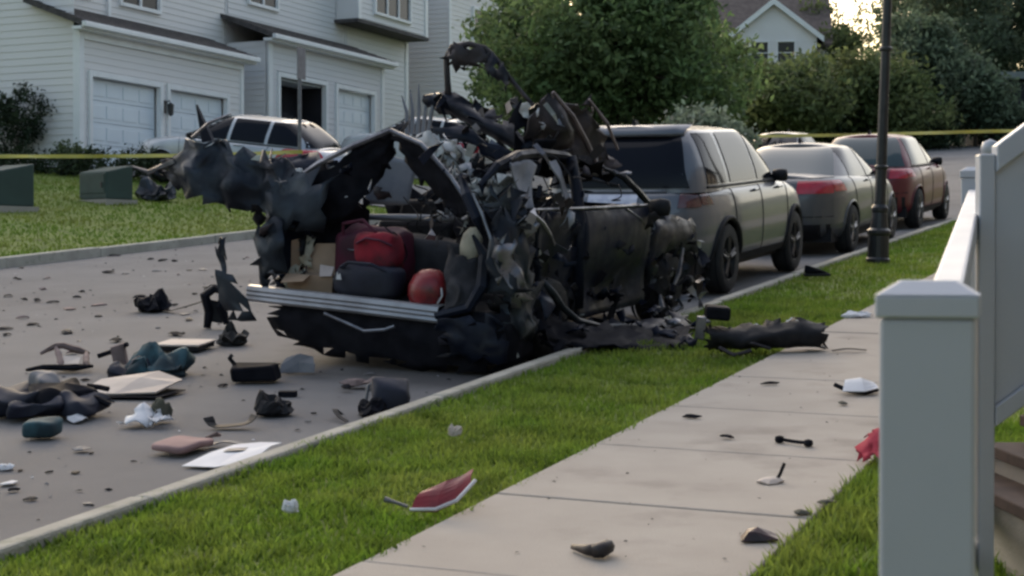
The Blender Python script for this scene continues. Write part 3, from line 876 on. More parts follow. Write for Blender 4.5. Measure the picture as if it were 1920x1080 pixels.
def car(name, label, cat, M, body_m, low, house, zmod, wheels, glass, wr=.34, rm=None, side_w=(), arch_m=None, rear=None, front=True, cladding=True, fin=True, mirror_y=.75, seams=(), handles=(), glass_r=None, group=None, rails=False):
    root = thing(name, label, cat, M, group)
    lo, gh = Shell(low, zmod), Shell(house)
    hw = max(l[1] for l in low)
    arches = [(y, wr * .98, wr * 1.17) for y in wheels]
    lo.mesh(26, True, .045, arches).build('body', body_m, root, smooth=True)
    gh.mesh(14, True, .05).build('cabin', body_m, root, smooth=True)
    # underbody and wheel wells
    zb = low[0][0]
    b = MB().box(-hw * .84, hw * .84, low[0][2] + .12, low[0][3] - .12, zb - .06, zb + .12)
    for y in wheels:
        b.box(-hw * .62, hw * .62, y - wr * 1.2, y + wr * 1.2, zb + .13, zb + .5)
    b.build('underbody', plastic, root)
    for y in wheels:
        for sg in (-1, 1):
            wheel(root, sg * (hw - .115), y, wr, .225, rm or rim_m)
            # arch lip hides the cut edge
            pts = []
            for a in np.linspace(-.25, math.pi + .25, 22):
                yy, zz = y + math.cos(a) * wr * 1.17, wr * .98 + math.sin(a) * wr * 1.17
                zz = max(zz, zb)
                best = min(np.linspace(0, 1, 40), key=lambda v: abs(lo.side(yy, v).z - zz))
                p = lo.side(yy, best, sg, .0)
                pts.append((p.x, yy, zz))
            MB().tube(pts, .030 if cladding else .018, 6).build('wheel_arch', (arch_m or plastic) if cladding else body_m, root, smooth=True)
    for sg in (-1, 1):
        for (y0, y1, y0t, y1t, v0, v1) in side_w:
            b = MB().grid(side_patch(gh, y0, y1, v0, v1, sg, .008, 14, 8, y0t, y1t))
            b.build('side_window', glass, root, smooth=True)
        # dark trim beneath the windows
        ya, yb = min(q[0] for q in side_w), max(q[1] for q in side_w)
        MB().tube([gh.side(y, .06, sg, .006) for y in np.linspace(ya - .02, yb + .03, 16)], .014, 6).build('window_trim', chrome if rails else plastic, root)
        for (y, a, c) in seams:
            MB().tube([lo.side(y + c * (v - .5), v, sg, .001) for v in np.linspace(a, .97, 12)], .006, 4).build('door_seam', plastic, root)
        for y in handles:
            MB().tube([lo.side(q, .80, sg, .018) for q in np.linspace(y, y + .2, 5)], .017, 6, flat=.8).build('door_handle', body_m, root, smooth=True)
        MB().grid(side_patch(lo, wheels[0] + wr * 1.22, wheels[1] - wr * 1.22, .0, .13, sg, .012, 10, 4)).build('sill_trim', plastic, root)
        # door mirror
        p = gh.side(mirror_y, .12, sg, .1)
        mm = MB()
        mm.lathe([(.001, -.10), (.07, -.085), (.085, 0), (.075, .07), (.001, .085)], 12, axis='X', M=Matrix.Translation(p) @ Matrix.Diagonal((1, .75, .85, 1)))
        mm.tube([gh.side(mirror_y, .04, sg, -.02), p], .03, 6)
        mm.build('door_mirror', plastic, root, smooth=True)
        if rails:
            MB().tube([gh.side(y, 1.0, sg, -.06) + Vector((0, 0, .05)) for y in np.linspace(house[-1][2] + .3, house[-1][3] - .25, 10)], .018, 6).build('roof_rail', plastic, root)
    # windscreen
    wt = house[-1][1]; wb = house[0][1]
    MB().grid(end_patch(gh, -wb * .84, wb * .84, .08, .93, False, .008, 14, 8, -wt * .84, wt * .84)).build('windscreen', glass, root, smooth=True)
    if front:
        for sg in (-1, 1):
            MB().grid(end_patch(lo, sg * hw * .48, sg * hw * .83, .62, .8, False, .008)).grid(side_patch(lo, low[2][3] - .5, low[2][3] - .28, .62, .8, sg, .008)).build('headlight', clear_lens, root, smooth=True)
        MB().grid(end_patch(lo, -hw * .42, hw * .42, .45, .72, False, .008)).build('grille', plastic, root)
        MB().grid(end_patch(lo, -hw * .8, hw * .8, .06, .22, False, .008)).build('lower_grille', plastic, root)
    rear(root, lo, gh, hw)
    if fin:
        p = gh.end(0, 1.0, True) + Vector((0, .28, .05))
        MB().hexa([p + Vector((-.03, -.1, -.03)), p + Vector((.03, -.1, -.03)), p + Vector((.02, .12, -.03)), p + Vector((-.02, .12, -.03))], [p + Vector((-.012, -.1, .07)), p + Vector((.012, -.1, .07)), p + Vector((.01, .0, .05)), p + Vector((-.01, .0, .05))]).build('antenna_fin', plastic, root)
    return root
def tail_common(root, lo, gh, hw, glass, lens_v, lens_x, side_len, plate_v, gx=.80, gv=(.10, .88), wrap=True, low_dark=.2, bump_v=.33, lens=None):
    wb, wt = gh.lev(0)[1], gh.lev(1)[1]
    MB().grid(end_patch(gh, -wb * gx, wb * gx, gv[0], gv[1], True, .008, 16, 8, -wt * gx, wt * gx)).build('rear_window', glass, root, smooth=True)
    k = .5 ** (1 / lo.lev(.6)[4])
    for sg in (-1, 1):
        v0, v1 = lens_v
        zr = lo.lev((v0 + v1) / 2)
        b = MB().grid(end_patch(lo, sg * hw * lens_x, sg * hw * k, v0, v1, True, .012))
        yk = (zr[2] + zr[3]) / 2 - k * (zr[3] - zr[2]) / 2
        b.grid(side_patch(lo, yk, yk + side_len, v0 + .02, v1, sg, .012, 8, 6, yk, yk + side_len * .6))
        b.build('tail_light', lens or red_lens, root, smooth=True)
    p = MB().grid(end_patch(lo, -.26, .26, plate_v[0], plate_v[1], True, .014, 4, 3)).build('number_plate', plate_m, root)
    MB().grid(end_patch(lo, -hw * .83, hw * .83, .0, low_dark, True, .010)).build('lower_bumper', plastic, root)
    MB().tube([lo.end(x, bump_v, True, .002) for x in np.linspace(-hw * .86, hw * .86, 14)], .007, 4).build('bumper_seam', plastic, root)
    MB().tube([lo.end(x, .965, True, .002) for x in np.linspace(-hw * .8, hw * .8, 14)], .007, 4).build('tailgate_seam', plastic, root)

# ---- silver brown off-roader behind the wreck
paint_suv = mat('paint_taupe', (.11, .118, .14), .38, metal=.12, col2=(.10, .106, .126), nscale=1.2, coat=.6)
def rear_suv(root, lo, gh, hw):
    tail_common(root, lo, gh, hw, car_glass, (.66, .88), .70, .2, (.68, .84), gx=.84, gv=(.06, .86), low_dark=.36, bump_v=.42, lens=mat('smoked_lens', (.10, .03, .03), .2, col2=(.05, .02, .02), nscale=8, coat=.5))
    # roof spoiler
    pts = [gh.end(x, .97, True, .0) for x in np.linspace(-.6, .6, 13)]
    b = MB()
    lo_ = [p + Vector((0, -.16, -.02)) for p in pts]; hi = [p + Vector((0, .12, .06)) for p in pts]; lb = [p + Vector((0, -.14, -.06)) for p in pts]; up = [p + Vector((0, .02, -.03)) for p in pts]
    b.grid([[tuple(p) for p in hi], [tuple(p) for p in lo_], [tuple(p) for p in lb], [tuple(p) for p in up]])
    b.build('roof_spoiler', paint_suv, root, smooth=True)
    MB().grid(end_patch(lo, -hw * .62, hw * .62, .56, .655, True, .012)).build('tailgate_recess', plastic, root)
    MB().tube([lo.end(x, .93, True, .015) for x in np.linspace(-hw * .55, hw * .55, 10)], .022, 6).build('tailgate_handle', paint_suv, root, smooth=True)
    MB().tube([gh.end(.05, .1, True, .03), gh.end(-.35, .2, True, .02)], .012, 5).build('rear_wiper', plastic, root)
    for sg in (-1, 1):
        MB().lathe([(.05, -.08), (.055, .06), (.04, .06), (.035, -.02), (.001, -.02)], 12, axis='X', M=Matrix.Translation(lo.end(sg * .6, .08, True, .03)) @ Matrix.Rotation(math.pi / 2, 4, 'Z')).build('exhaust_tip', chrome, root)
        MB().grid(end_patch(lo, sg * hw * .6, sg * hw * .78, .38, .42, True, .012, 4, 3)).build('reflector', red_lens, root)
suv_y0 = 17.3            # rear axle of the off-roader along the street
car('silver_suv', 'silver taupe off-roader parked nose uphill just beyond the wreck', 'suv', M_ground(17.3 + 1.37, -5.09 - .87, 0, ROAD - .02) @ Matrix.Scale(1.055, 4), paint_suv,
    [(.30, .87, -2.16, 2.18, 6), (.42, .93, -2.26, 2.27, 5.5), (.62, .95, -2.30, 2.30, 5.5), (.85, .945, -2.29, 2.24, 5.5), (1.02, .915, -2.22, 2.12, 5.5), (1.08, .87, -2.12, 2.0, 5.5)],
    [(1.05, .885, -2.16, 1.12, 7), (1.25, .84, -2.12, .86, 7), (1.48, .755, -1.98, .50, 7), (1.62, .69, -1.86, .22, 6), (1.665, .64, -1.78, .1, 6)],
    [(-3, 0), (.7, 0), (1.2, -.03), (2.0, -.14), (2.5, -.22)], (-1.37, 1.37), car_glass, wr=.36,
    side_w=[(-1.82, -1.22, -1.70, -1.22, .10, .80), (-1.10, -.14, -1.08, -.14, .10, .82), (-.06, .90, -.06, .34, .10, .82)],
    rear=rear_suv, seams=((-.1, .14, .0), (-1.12, .35, -.15), (.98, .14, .1)), handles=(-.42, .55), mirror_y=.72, rm=rim_dark)
# ---- silver sedan
paint_sed = mat('paint_silver', (.062, .066, .076), .4, metal=.1, col2=(.07, .074, .084), nscale=1.2, coat=.4)
def rear_sed(root, lo, gh, hw):
    tail_common(root, lo, gh, hw, car_glass_l, (.62, .86), .40, .35, (.40, .56), gx=.86, gv=(.06, .92), low_dark=.26, bump_v=.36)
    MB().tube([lo.end(x, .58, True, .012) for x in np.linspace(-hw * .4, hw * .4, 8)], .014, 5).build('boot_chrome_strip', chrome, root)
car('silver_sedan', 'silver grey sedan with bright red tail light, parked in front of the off-roader', 'sedan', M_ground(23.4 + 1.36, -5.02 - .86, 0, ROAD - .02) @ Matrix.Scale(1.05, 4), paint_sed,
    [(.24, .84, -2.22, 2.25, 5), (.36, .90, -2.34, 2.36, 5), (.55, .92, -2.38, 2.40, 4.5), (.78, .915, -2.36, 2.30, 4.5), (.93, .88, -2.28, 2.12, 4.5), (.985, .82, -2.16, 1.95, 4.5)],
    [(.95, .84, -1.95, 1.22, 5), (1.1, .78, -1.62, .86, 5), (1.28, .67, -1.25, .45, 5), (1.39, .59, -.98, .15, 5), (1.42, .53, -.85, .02, 5)],
    [(-3, .03), (-1.7, .05), (.8, .0), (1.2, -.04), (2.2, -.22)], (-1.36, 1.40), car_glass, wr=.325, cladding=False,
    side_w=[(-1.20, -.22, -.92, -.22, .10, .86), (-.14, .82, -.14, .32, .10, .86)], rear=rear_sed, seams=((-.18, .12, .0), (-1.15, .4, -.3), (.95, .12, .1)), handles=(-.5, .45), mirror_y=.72)
# ---- dark red car
paint_red = mat('paint_maroon', (.14, .006, .018), .42, metal=.0, col2=(.11, .006, .014), nscale=1.2, coat=.25)
def rear_red(root, lo, gh, hw):
    tail_common(root, lo, gh, hw, car_glass_l, (.62, .86), .58, .25, (.62, .78), gx=.86, gv=(.06, .92), low_dark=.36, bump_v=.42)
car('red_car', 'dark red car at the uphill end of the parked row', 'car', M_ground(29.25 + 1.36, -5.11 - .84, 0, ROAD - .02) @ Matrix.Scale(1.05, 4), paint_red,
    [(.26, .84, -2.02, 2.15, 5), (.38, .89, -2.14, 2.26, 5), (.58, .91, -2.18, 2.30, 4.5), (.82, .905, -2.15, 2.2, 4.5), (.97, .87, -2.05, 2.02, 4.5), (1.02, .81, -1.95, 1.85, 4.5)],
    [(.99, .83, -1.92, 1.15, 5), (1.15, .77, -1.82, .82, 5), (1.35, .67, -1.6, .42, 5), (1.47, .6, -1.42, .15, 5), (1.51, .54, -1.32, .05, 5)],
    [(-3, 0), (.8, .0), (1.2, -.04), (2.2, -.2)], (-1.36, 1.34), car_glass, wr=.33, cladding=False,
    side_w=[(-1.5, -.22, -1.25, -.22, .10, .86), (-.14, .80, -.14, .30, .10, .86)], rear=rear_red, seams=((-.18, .12, .0), (-1.1, .4, -.2), (.95, .12, .1)), handles=(-.5, .45), mirror_y=.72)
# ---- crossover in the nearer driveway, nose to the garage
paint_sil = mat('paint_pale_silver', (.34, .36, .40), .4, metal=.4, col2=(.42, .44, .47), nscale=1.2, coat=.8)
paint_wht = mat('paint_white', (.62, .63, .65), .3, col2=(.58, .59, .62), nscale=1.2, coat=.8)
def rear_cross(root, lo, gh, hw):
    tail_common(root, lo, gh, hw, car_glass, (.5, .98), .6, .62, (.5, .66), gx=.82, gv=(.08, .86), low_dark=.3, bump_v=.4)
lv = [(.28, .84, -2.1, 2.12, 5), (.4, .90, -2.22, 2.24, 5), (.6, .92, -2.27, 2.28, 4.5), (.84, .91, -2.25, 2.2, 4.5), (1.0, .875, -2.15, 2.05, 4.5), (1.05, .82, -2.05, 1.88, 4.5)]
lh = [(1.02, .84, -2.02, 1.2, 5), (1.2, .79, -1.9, .88, 5), (1.42, .68, -1.62, .46, 5), (1.55, .6, -1.42, .18, 5), (1.59, .54, -1.3, .06, 5)]
sw = [(-1.75, -1.05, -1.45, -1.05, .10, .82), (-.97, -.18, -.97, -.18, .10, .86), (-.1, .84, -.1, .32, .10, .86)]
zm = [(-3, 0), (.8, .0), (1.2, -.04), (2.2, -.18)]
def drive_car(name, label, cat, s, t, pm, lv, lh, sw, rear, yaw=-math.pi / 2, sc=1.0):
    return car(name, label, cat, M_ground(s, t, yaw, lawn(t) + .005, slope_t=-.105) @ Matrix.Diagonal((sc, sc, min(sc, 1.02), 1)), pm, lv, lh, zm, (-1.36, 1.36), car_glass, wr=.34, cladding=False, side_w=sw, rear=rear, seams=((-.14, .12, 0), (-1.02, .4, -.2), (.95, .12, .1)), handles=(-.5, .45), mirror_y=.72)
drive_car('driveway_crossover', 'pale silver crossover parked nose to the closed garage doors', 'car', 32.5, -21.0, paint_sil, lv, lh, sw, rear_cross, sc=1.13)
drive_car('driveway_car', 'white car on the driveway of the open garage behind the wreck', 'car', 42.2, -21.4, paint_wht, lv, lh, sw, rear_cross)
paint_dkb = mat('paint_slate', (.07, .085, .11), .3, metal=.4, col2=(.08, .095, .12), nscale=1.2, coat=.8)
car('far_car', 'slate blue car across the street beyond the silver off-roader', 'car', M_ground(43.5, -11.2, math.pi, ROAD), paint_dkb, lv, lh, zm, (-1.36, 1.36), car_glass, wr=.34, cladding=False, side_w=sw, rear=rear_cross, seams=((-.14, .12, 0),), handles=(-.5,), mirror_y=.72)
# ================================================================== the blown-apart car
navy = mat('wreck_paint', (.009, .013, .027), .5, metal=.0, col2=(.004, .006, .012), nscale=2.6, nmix=(.42, .6), col3=(.04, .045, .06), n3scale=5, n3mix=(.6, .76), rvar=.2, spec=.2)
soot = mat('soot_black', (.004, .0045, .008), .8, col2=(.010, .010, .015), nscale=7, spec=.15)
skin = mat('torn_grey_metal', (.038, .046, .058), .5, metal=.3, col2=(.012, .014, .021), nscale=2.6, nmix=(.4, .6), col3=(.15, .155, .165), n3scale=3, n3mix=(.58, .75), rvar=.2, spec=.25)
steel = mat('bent_steel', (.25, .25, .27), .4, metal=.7, col2=(.10, .10, .115), nscale=5, nmix=(.4, .65), rvar=.15)
beam_m = mat('bumper_beam_aluminium', (.36, .36, .38), .45, metal=.55, col2=(.27, .265, .28), nscale=3.5)
brown = mat('scorched_brown', (.036, .027, .031), .65, metal=.05, col2=(.013, .011, .014), nscale=5, col3=(.12, .09, .095), n3scale=4, n3mix=(.6, .75))
lining = mat('grey_lining', (.26, .27, .30), .85, col2=(.19, .20, .23), nscale=4)
foam = mat('pale_foam', (.46, .48, .47), .9, col2=(.22, .24, .24), nscale=7, nmix=(.45, .62))
airbag = mat('airbag_cloth', (.27, .28, .32), .85, col2=(.17, .18, .21), nscale=5)
white_s = mat('white_scrap', (.62, .62, .64), .7, col2=(.5, .5, .53), nscale=6)
cream = mat('cream_plastic', (.40, .37, .29), .6, col2=(.28, .26, .2), nscale=9)
WM = M_ground(0, 0)
def wreck_matrix():
    h = math.radians(26.5)
    x, y = -.943, 12.405
    s, t = x * SV[0] + y * SV[1], x * NV[0] + y * NV[1]
    return M_ground(s, t, h - A, -.06, roll=math.radians(3.0))
WM = wreck_matrix()
wk = thing('wrecked_car', 'blown-apart dark car with peeled roof, torn panels and exposed silver bumper beam', 'wrecked car', WM)
def sh(name, ctrl, m, n=16, k=16, amp=.03, freq=5, seed=1, tear=.02, thick=.008, parent=None, smooth=False):
    if not smooth:
        n, k = max(3, int(n * .72)), max(3, int(k * .72))
    return link(name, sheet_mesh(name, ctrl, n, k, amp * (.75 if not smooth else .6), freq * .8, seed, tear, not smooth), m, parent or wk, thick=thick, smooth=smooth)
# floor, sills and inner dark masses
MB().box(-.86, .86, .05, 4.05, .24, .34).box(-.8, .84, .12, .5, .06, .239).box(-.98, -.86, .9, 3.0, .18, .36).build('floor_pan_and_shade', soot, wk, bevel=.02)  # low black box behind the rear panel fills in the shade underneath
MB().box(-.84, .84, .06, 1.02, .345, .44).build('cargo_floor', plastic, wk, bevel=.02)
for a, b in ((-.8, -.04), (.02, .74)):
    sb = MB().hexa([(a, 1.0, .44), (b, 1.0, .44), (b, 1.16, .44), (a, 1.16, .44)], [(a + .03, 1.1, .97), (b - .03, 1.1, 1.0), (b - .03, 1.24, 1.0), (a + .03, 1.24, .97)]).build('rear_seat_back', plastic, wk, bevel=.05, segs=3)
    MB().hexa([(a + .2, 1.12, .98), (b - .2, 1.12, 1.01), (b - .2, 1.2, 1.01), (a + .2, 1.2, .98)], [(a + .24, 1.13, 1.14), (b - .24, 1.13, 1.15), (b - .24, 1.2, 1.15), (a + .24, 1.2, 1.14)]).build('headrest', plastic, sb, bevel=.03)
for x in (-.42, .42):
    MB().hexa([(x - .25, 1.75, .5), (x + .25, 1.75, .5), (x + .25, 2.4, .45), (x - .25, 2.4, .45)], [(x - .24, 1.62, 1.08), (x + .24, 1.62, 1.08), (x + .22, 1.8, 1.1), (x - .22, 1.8, 1.1)]).build('front_seat', plastic, wk, bevel=.06, segs=3)
sh('dashboard', [[(-.8, 2.55, .75), (0, 2.5, .78), (.8, 2.55, .75)], [(-.8, 2.75, 1.0), (0, 2.7, 1.02), (.8, 2.75, 1.0)], [(-.8, 3.1, 1.0), (0, 3.1, 1.03), (.8, 3.1, 1.0)]], plastic, 8, 12, .03, 4, 3, .0)
MB().box(-.8, .8, 3.12, 3.2, .3, .96).box(-.45, .4, 3.25, 3.85, .35, .85).build('engine_bulkhead', soot, wk, bevel=.03)
# rear bumper beam: a ridged channel
bp = []
for x, zc, y in ((-1.26, .415, -.02), (-.9, .418, -.07), (-.3, .415, -.09), (.2, .405, -.08), (.46, .395, -.05)):
    bp.append([(x, y + .05, zc + .062), (x, y, zc + .058), (x, y - .012, zc + .03), (x, y - .004, zc + .014), (x, y - .014, zc - .004), (x, y - .006, zc - .02), (x, y - .016, zc - .04), (x, y, zc - .058), (x, y + .05, zc - .062)])
bb = MB().grid(cr(np.array(bp), 22)).build('bumper_beam', beam_m, wk, thick=.006)
for x in (-.78, .3):
    MB().box(x - .06, x + .06, -.01, .14, .36, .46).build('beam_bracket', steel, bb)
# lower rear panel, carried down in black as the shade beneath, and trailing cover
sh('rear_panel_and_shade', [[(-1.02, .02, .42), (-.5, .0, .43), (0, .0, .43), (.5, .0, .43), (.95, .06, .48), (1.0, .4, .5)],
                  [(-1.08, -.02, .26), (-.5, -.04, .22), (0, -.05, .2), (.5, -.05, .22), (.98, .0, .3), (1.03, .4, .34)],
                  [(-.98, .05, .06), (-.5, -.02, .0), (0, -.03, -.02), (.5, -.02, -.02), (.96, .02, .02), (1.0, .4, .08)]], soot, 14, 34, .02, 5, 4, .01, .012)
sh('bumper_cover', [[(.5, -.1, .40), (.75, -.09, .41), (.97, .0, .44)], [(.5, -.12, .25), (.78, -.12, .24), (1.0, -.02, .27)], [(.52, -.08, .1), (.8, -.08, .1), (.98, .0, .12)]], navy, 10, 12, .03, 5, 9, .02)
MB().tube([(-.5, -.09, .33), (-.25, -.12, .27), (-.12, -.13, .235), (.05, -.12, .26), (.12, -.1, .29)], .012, 6).build('hanging_trim', steel, wk)
# left rear quarter and the flap torn outwards
sh('quarter_panel', [[(-1.02, .15, 1.3), (-.98, .6, 1.36), (-.95, 1.1, 1.2)], [(-1.2, .05, .9), (-1.05, .5, .95), (-.98, 1.1, .95)], [(-1.1, .0, .62), (-1.02, .5, .6), (-.97, 1.1, .6)], [(-1.02, .02, .42), (-.98, .5, .36), (-.95, 1.1, .36)]], navy, 14, 14, .05, 4, 5, .03)
sh('torn_panel', [[(-.93, .28, 1.40), (-1.12, .2, 1.46), (-1.32, .24, 1.50), (-1.5, .16, 1.53), (-1.68, .22, 1.58), (-1.84, .1, 1.58), (-2.02, .18, 1.50), (-2.2, .16, 1.42)],
                  [(-.92, .2, 1.22), (-1.1, .1, 1.26), (-1.3, .16, 1.30), (-1.48, .02, 1.31), (-1.66, .12, 1.35), (-1.82, .0, 1.36), (-2.02, .1, 1.36), (-2.26, .15, 1.37)],
                  [(-.9, .12, 1.02), (-1.05, .05, .95), (-1.25, .1, 1.03), (-1.45, .0, 1.09), (-1.62, .08, 1.07), (-1.8, .0, 1.09), (-2.0, .08, 1.2), (-2.26, .12, 1.31)]], skin, 14, 30, .05, 5, 6, .018, .01)
sh('torn_panel', [[(-.95, .75, 1.47), (-1.25, .7, 1.5), (-1.5, .6, 1.46)], [(-.92, .6, 1.36), (-1.25, .5, 1.37), (-1.52, .5, 1.36)], [(-.9, .5, 1.2), (-1.2, .4, 1.22), (-1.5, .45, 1.28)]], navy, 10, 14, .06, 5, 7, .03)
sh('torn_panel', [[(-1.0, .05, 1.06), (-1.12, .02, .98), (-1.2, .02, .9)], [(-.95, .0, .8), (-1.08, -.03, .72), (-1.18, -.02, .66)], [(-.95, .0, .6), (-1.05, -.03, .52), (-1.12, -.02, .46)]], skin, 10, 8, .05, 6, 8, .03)
MB().add([(-1.84, .15, 1.56), (-1.74, .15, 1.58), (-1.89, .13, 1.86), (-1.84, .19, 1.56), (-1.74, .19, 1.58), (-1.89, .16, 1.86)], [(0, 1, 2), (3, 5, 4), (0, 3, 4, 1), (1, 4, 5, 2), (2, 5, 3, 0)]).build('metal_spike', navy, wk)
MB().tube([(-1.9, .1, 1.6), (-1.7, .05, 1.72), (-1.52, .1, 1.8)], [.01, .014, .006], 5).build('bent_rod', steel, wk)
MB().tube([(-2.1, .15, 1.4), (-2.35, .12, 1.3), (-2.5, .1, 1.34)], [.03, .02, .008], 5).build('bent_rod', steel, wk)
sh('bumper_corner', [[(-1.46, -.1, .86), (-1.43, -.1, .84)], [(-1.51, -.1, .68), (-1.38, -.12, .66)], [(-1.47, -.12, .48), (-1.24, -.14, .46)], [(-1.40, -.1, .2), (-1.12, -.1, .22)]], skin, 16, 6, .02, 6, 9, .012, .014)
sh('inner_panel', [[(-1.05, .4, 1.2), (-.8, .45, 1.16), (-.5, .5, 1.12)], [(-1.02, .42, 1.0), (-.8, .48, .98), (-.5, .55, .97)], [(-1.0, .4, .78), (-.8, .45, .76), (-.5, .5, .76)]], soot, 10, 10, .03, 5, 150, .02)
sh('inner_panel', [[(.2, .6, 1.22), (.55, .55, 1.2), (.86, .5, 1.2)], [(.2, .65, 1.0), (.55, .6, .98), (.88, .5, .98)], [(.2, .6, .7), (.55, .55, .68), (.88, .45, .66)]], soot, 10, 10, .03, 5, 151, .02)
sh('inner_panel', [[(-.82, 1.3, 1.24), (0, 1.35, 1.2), (.8, 1.3, 1.26)], [(-.82, 1.32, 1.1), (0, 1.36, 1.08), (.8, 1.3, 1.1)], [(-.82, 1.3, .9), (0, 1.34, .9), (.8, 1.3, .9)]], soot, 8, 16, .04, 5, 152, .03)
sh('torn_panel', [[(-.62, .2, 1.36), (-.85, .18, 1.38), (-1.12, .12, 1.40)], [(-.66, .16, 1.15), (-.9, .1, 1.14), (-1.14, .06, 1.16)], [(-.72, .14, .95), (-.92, .06, .9), (-1.1, .02, .9)]], skin, 9, 10, .04, 5, 153, .02)
# folded hatch frame: an upturned V with dark inner faces
hf = sh('hatch_frame', [[(-.2, .34, 1.70), (-.5, .3, 1.57), (-.8, .28, 1.42), (-1.04, .26, 1.26)], [(-.21, .38, 1.6), (-.44, .34, 1.46), (-.66, .3, 1.25), (-1.02, .28, 1.08)], [(-.22, .42, 1.49), (-.36, .4, 1.35), (-.48, .36, 1.06), (-.98, .3, .9)]], soot, 14, 18, .03, 5, 11, .015, .03)
sh('hatch_frame', [[(-.2, .34, 1.70), (.1, .3, 1.61), (.4, .24, 1.37), (.64, .18, 1.10)], [(-.15, .38, 1.6), (.09, .34, 1.48), (.35, .28, 1.28), (.53, .22, 1.10)], [(-.1, .42, 1.48), (.07, .38, 1.34), (.29, .32, 1.19), (.42, .26, 1.09)]], soot, 14, 18, .03, 5, 12, .015, .03)
MB().tube([(-1.06, .24, 1.27), (-.8, .25, 1.44), (-.5, .27, 1.59), (-.2, .31, 1.72)], [.016, .022, .024, .02], 6).tube([(-.2, .31, 1.72), (.1, .27, 1.63), (.4, .21, 1.39), (.65, .15, 1.12)], [.02, .018, .016, .016], 6).build('frame_highlight', steel, wk)  # pale tubes stand in for highlights along the frame's top edges
sh('roof_strip', [[(-.1, .75, 1.76), (.2, .8, 1.74), (.5, .9, 1.62), (.78, 1.0, 1.48)], [(-.05, .7, 1.66), (.2, .75, 1.62), (.45, .85, 1.5), (.72, .95, 1.38)]], navy, 8, 18, .03, 5, 13, .015, .02)
sh('headliner', [[(-.58, .88, 1.5), (-.44, .9, 1.48), (-.3, .9, 1.42)], [(-.68, .88, 1.32), (-.5, .9, 1.3), (-.33, .9, 1.3)], [(-.78, .88, 1.1), (-.55, .9, 1.1), (-.36, .9, 1.12)]], lining, 10, 10, .015, 4, 14, .0, .012, smooth=True)
MB().tube([(-.95, .9, .985), (-.3, .86, 1.02), (.35, .84, 1.045)], .026, 8).build('cargo_bar', lining, wk, smooth=True)
# right rear: pillar, lamp housing, crumpled quarter
MB().tube([(.5, .16, 1.42), (.6, .08, 1.28), (.7, .06, 1.12), (.73, .1, 1.0)], [.02, .045, .045, .015], 7).build('rear_pillar', navy, wk)
MB().tube([(.70, .0, 1.0), (.79, .02, .86), (.80, -.02, .64), (.7, -.03, .47), (.44, -.05, .39)], [.012, .045, .05, .04, .03], 7).build('rear_pillar', navy, wk)
MB().tube([(.66, .05, 1.3), (.76, .02, 1.16), (.86, -.02, .98), (.84, -.04, .8)], [.006, .012, .012, .005], 6).build('pillar_edge', steel, wk)
MB().lathe([(.001, -.15), (.06, -.12), (.09, -.02), (.085, .07), (.05, .13), (.001, .15)], 12, M=Matrix.Translation((.56, .24, .89)) @ Matrix.Rotation(.25, 4, 'Y') @ Matrix.Diagonal((1, .5, 1, 1))).build('lamp_housing', cream, wk, smooth=True)
sh('quarter_panel', [[(.80, .02, 1.22), (.93, .2, 1.2), (.95, .5, 1.16)], [(.86, -.02, .95), (1.0, .12, .95), (.97, .45, .95)], [(.88, -.03, .7), (1.03, .1, .72), (1.0, .42, .7)], [(.92, -.02, .48), (1.05, .15, .46), (1.0, .45, .45)], [(.96, .02, .25), (1.04, .2, .24), (1.0, .5, .24)]], skin, 22, 14, .06, 5.5, 15, .03)
sh('torn_panel', [[(.92, -.06, .98), (1.02, .06, 1.0)], [(.94, -.1, .82), (1.05, .02, .84)], [(.98, -.06, .66), (1.1, .1, .62)], [(1.02, .0, .5), (1.12, .16, .5)]], steel, 14, 8, .05, 6, 16, .025)
sh('torn_panel', [[(.78, .1, 1.3), (.95, .3, 1.32)], [(.8, .05, 1.16), (1.0, .25, 1.18)], [(.84, .02, 1.05), (1.02, .22, 1.02)]], skin, 10, 8, .06, 6, 17, .03)
# curtain airbags hanging in the door opening
sh('airbag', [[(.84, .28, 1.52), (.83, .5, 1.53), (.84, .74, 1.5)], [(.88, .36, 1.34), (.84, .5, 1.34), (.87, .64, 1.34)], [(.9, .44, 1.17), (.88, .52, 1.16), (.9, .6, 1.17)]], airbag, 16, 14, .04, 5, 18, .0, .01, smooth=True)
sh('airbag', [[(.84, .95, 1.52), (.83, 1.12, 1.52)], [(.88, 1.1, 1.34), (.86, 1.22, 1.34)], [(.9, 1.22, 1.16), (.88, 1.36, 1.15)]], airbag, 14, 9, .03, 5, 19, .0, .01, smooth=True)
for q, (c, m_) in enumerate((((.16, .9, 1.3), foam), ((.38, .85, 1.27), foam), ((.55, .8, 1.3), foam), ((.3, 1.0, 1.42), skin), ((.02, 1.0, 1.48), foam), ((.5, .7, 1.18), foam), ((.2, .75, 1.16), lining))):
    x, y, z = c
    sh('crumpled_lining', [[(x - .14, y, z + .07), (x, y - .05, z + .1), (x + .13, y, z + .06)], [(x - .15, y - .06, z), (x, y + .05, z), (x + .15, y - .05, z - .01)], [(x - .12, y, z - .08), (x, y - .04, z - .07), (x + .13, y, z - .09)]], m_, 10, 12, .07, 7, 30 + q, .02)
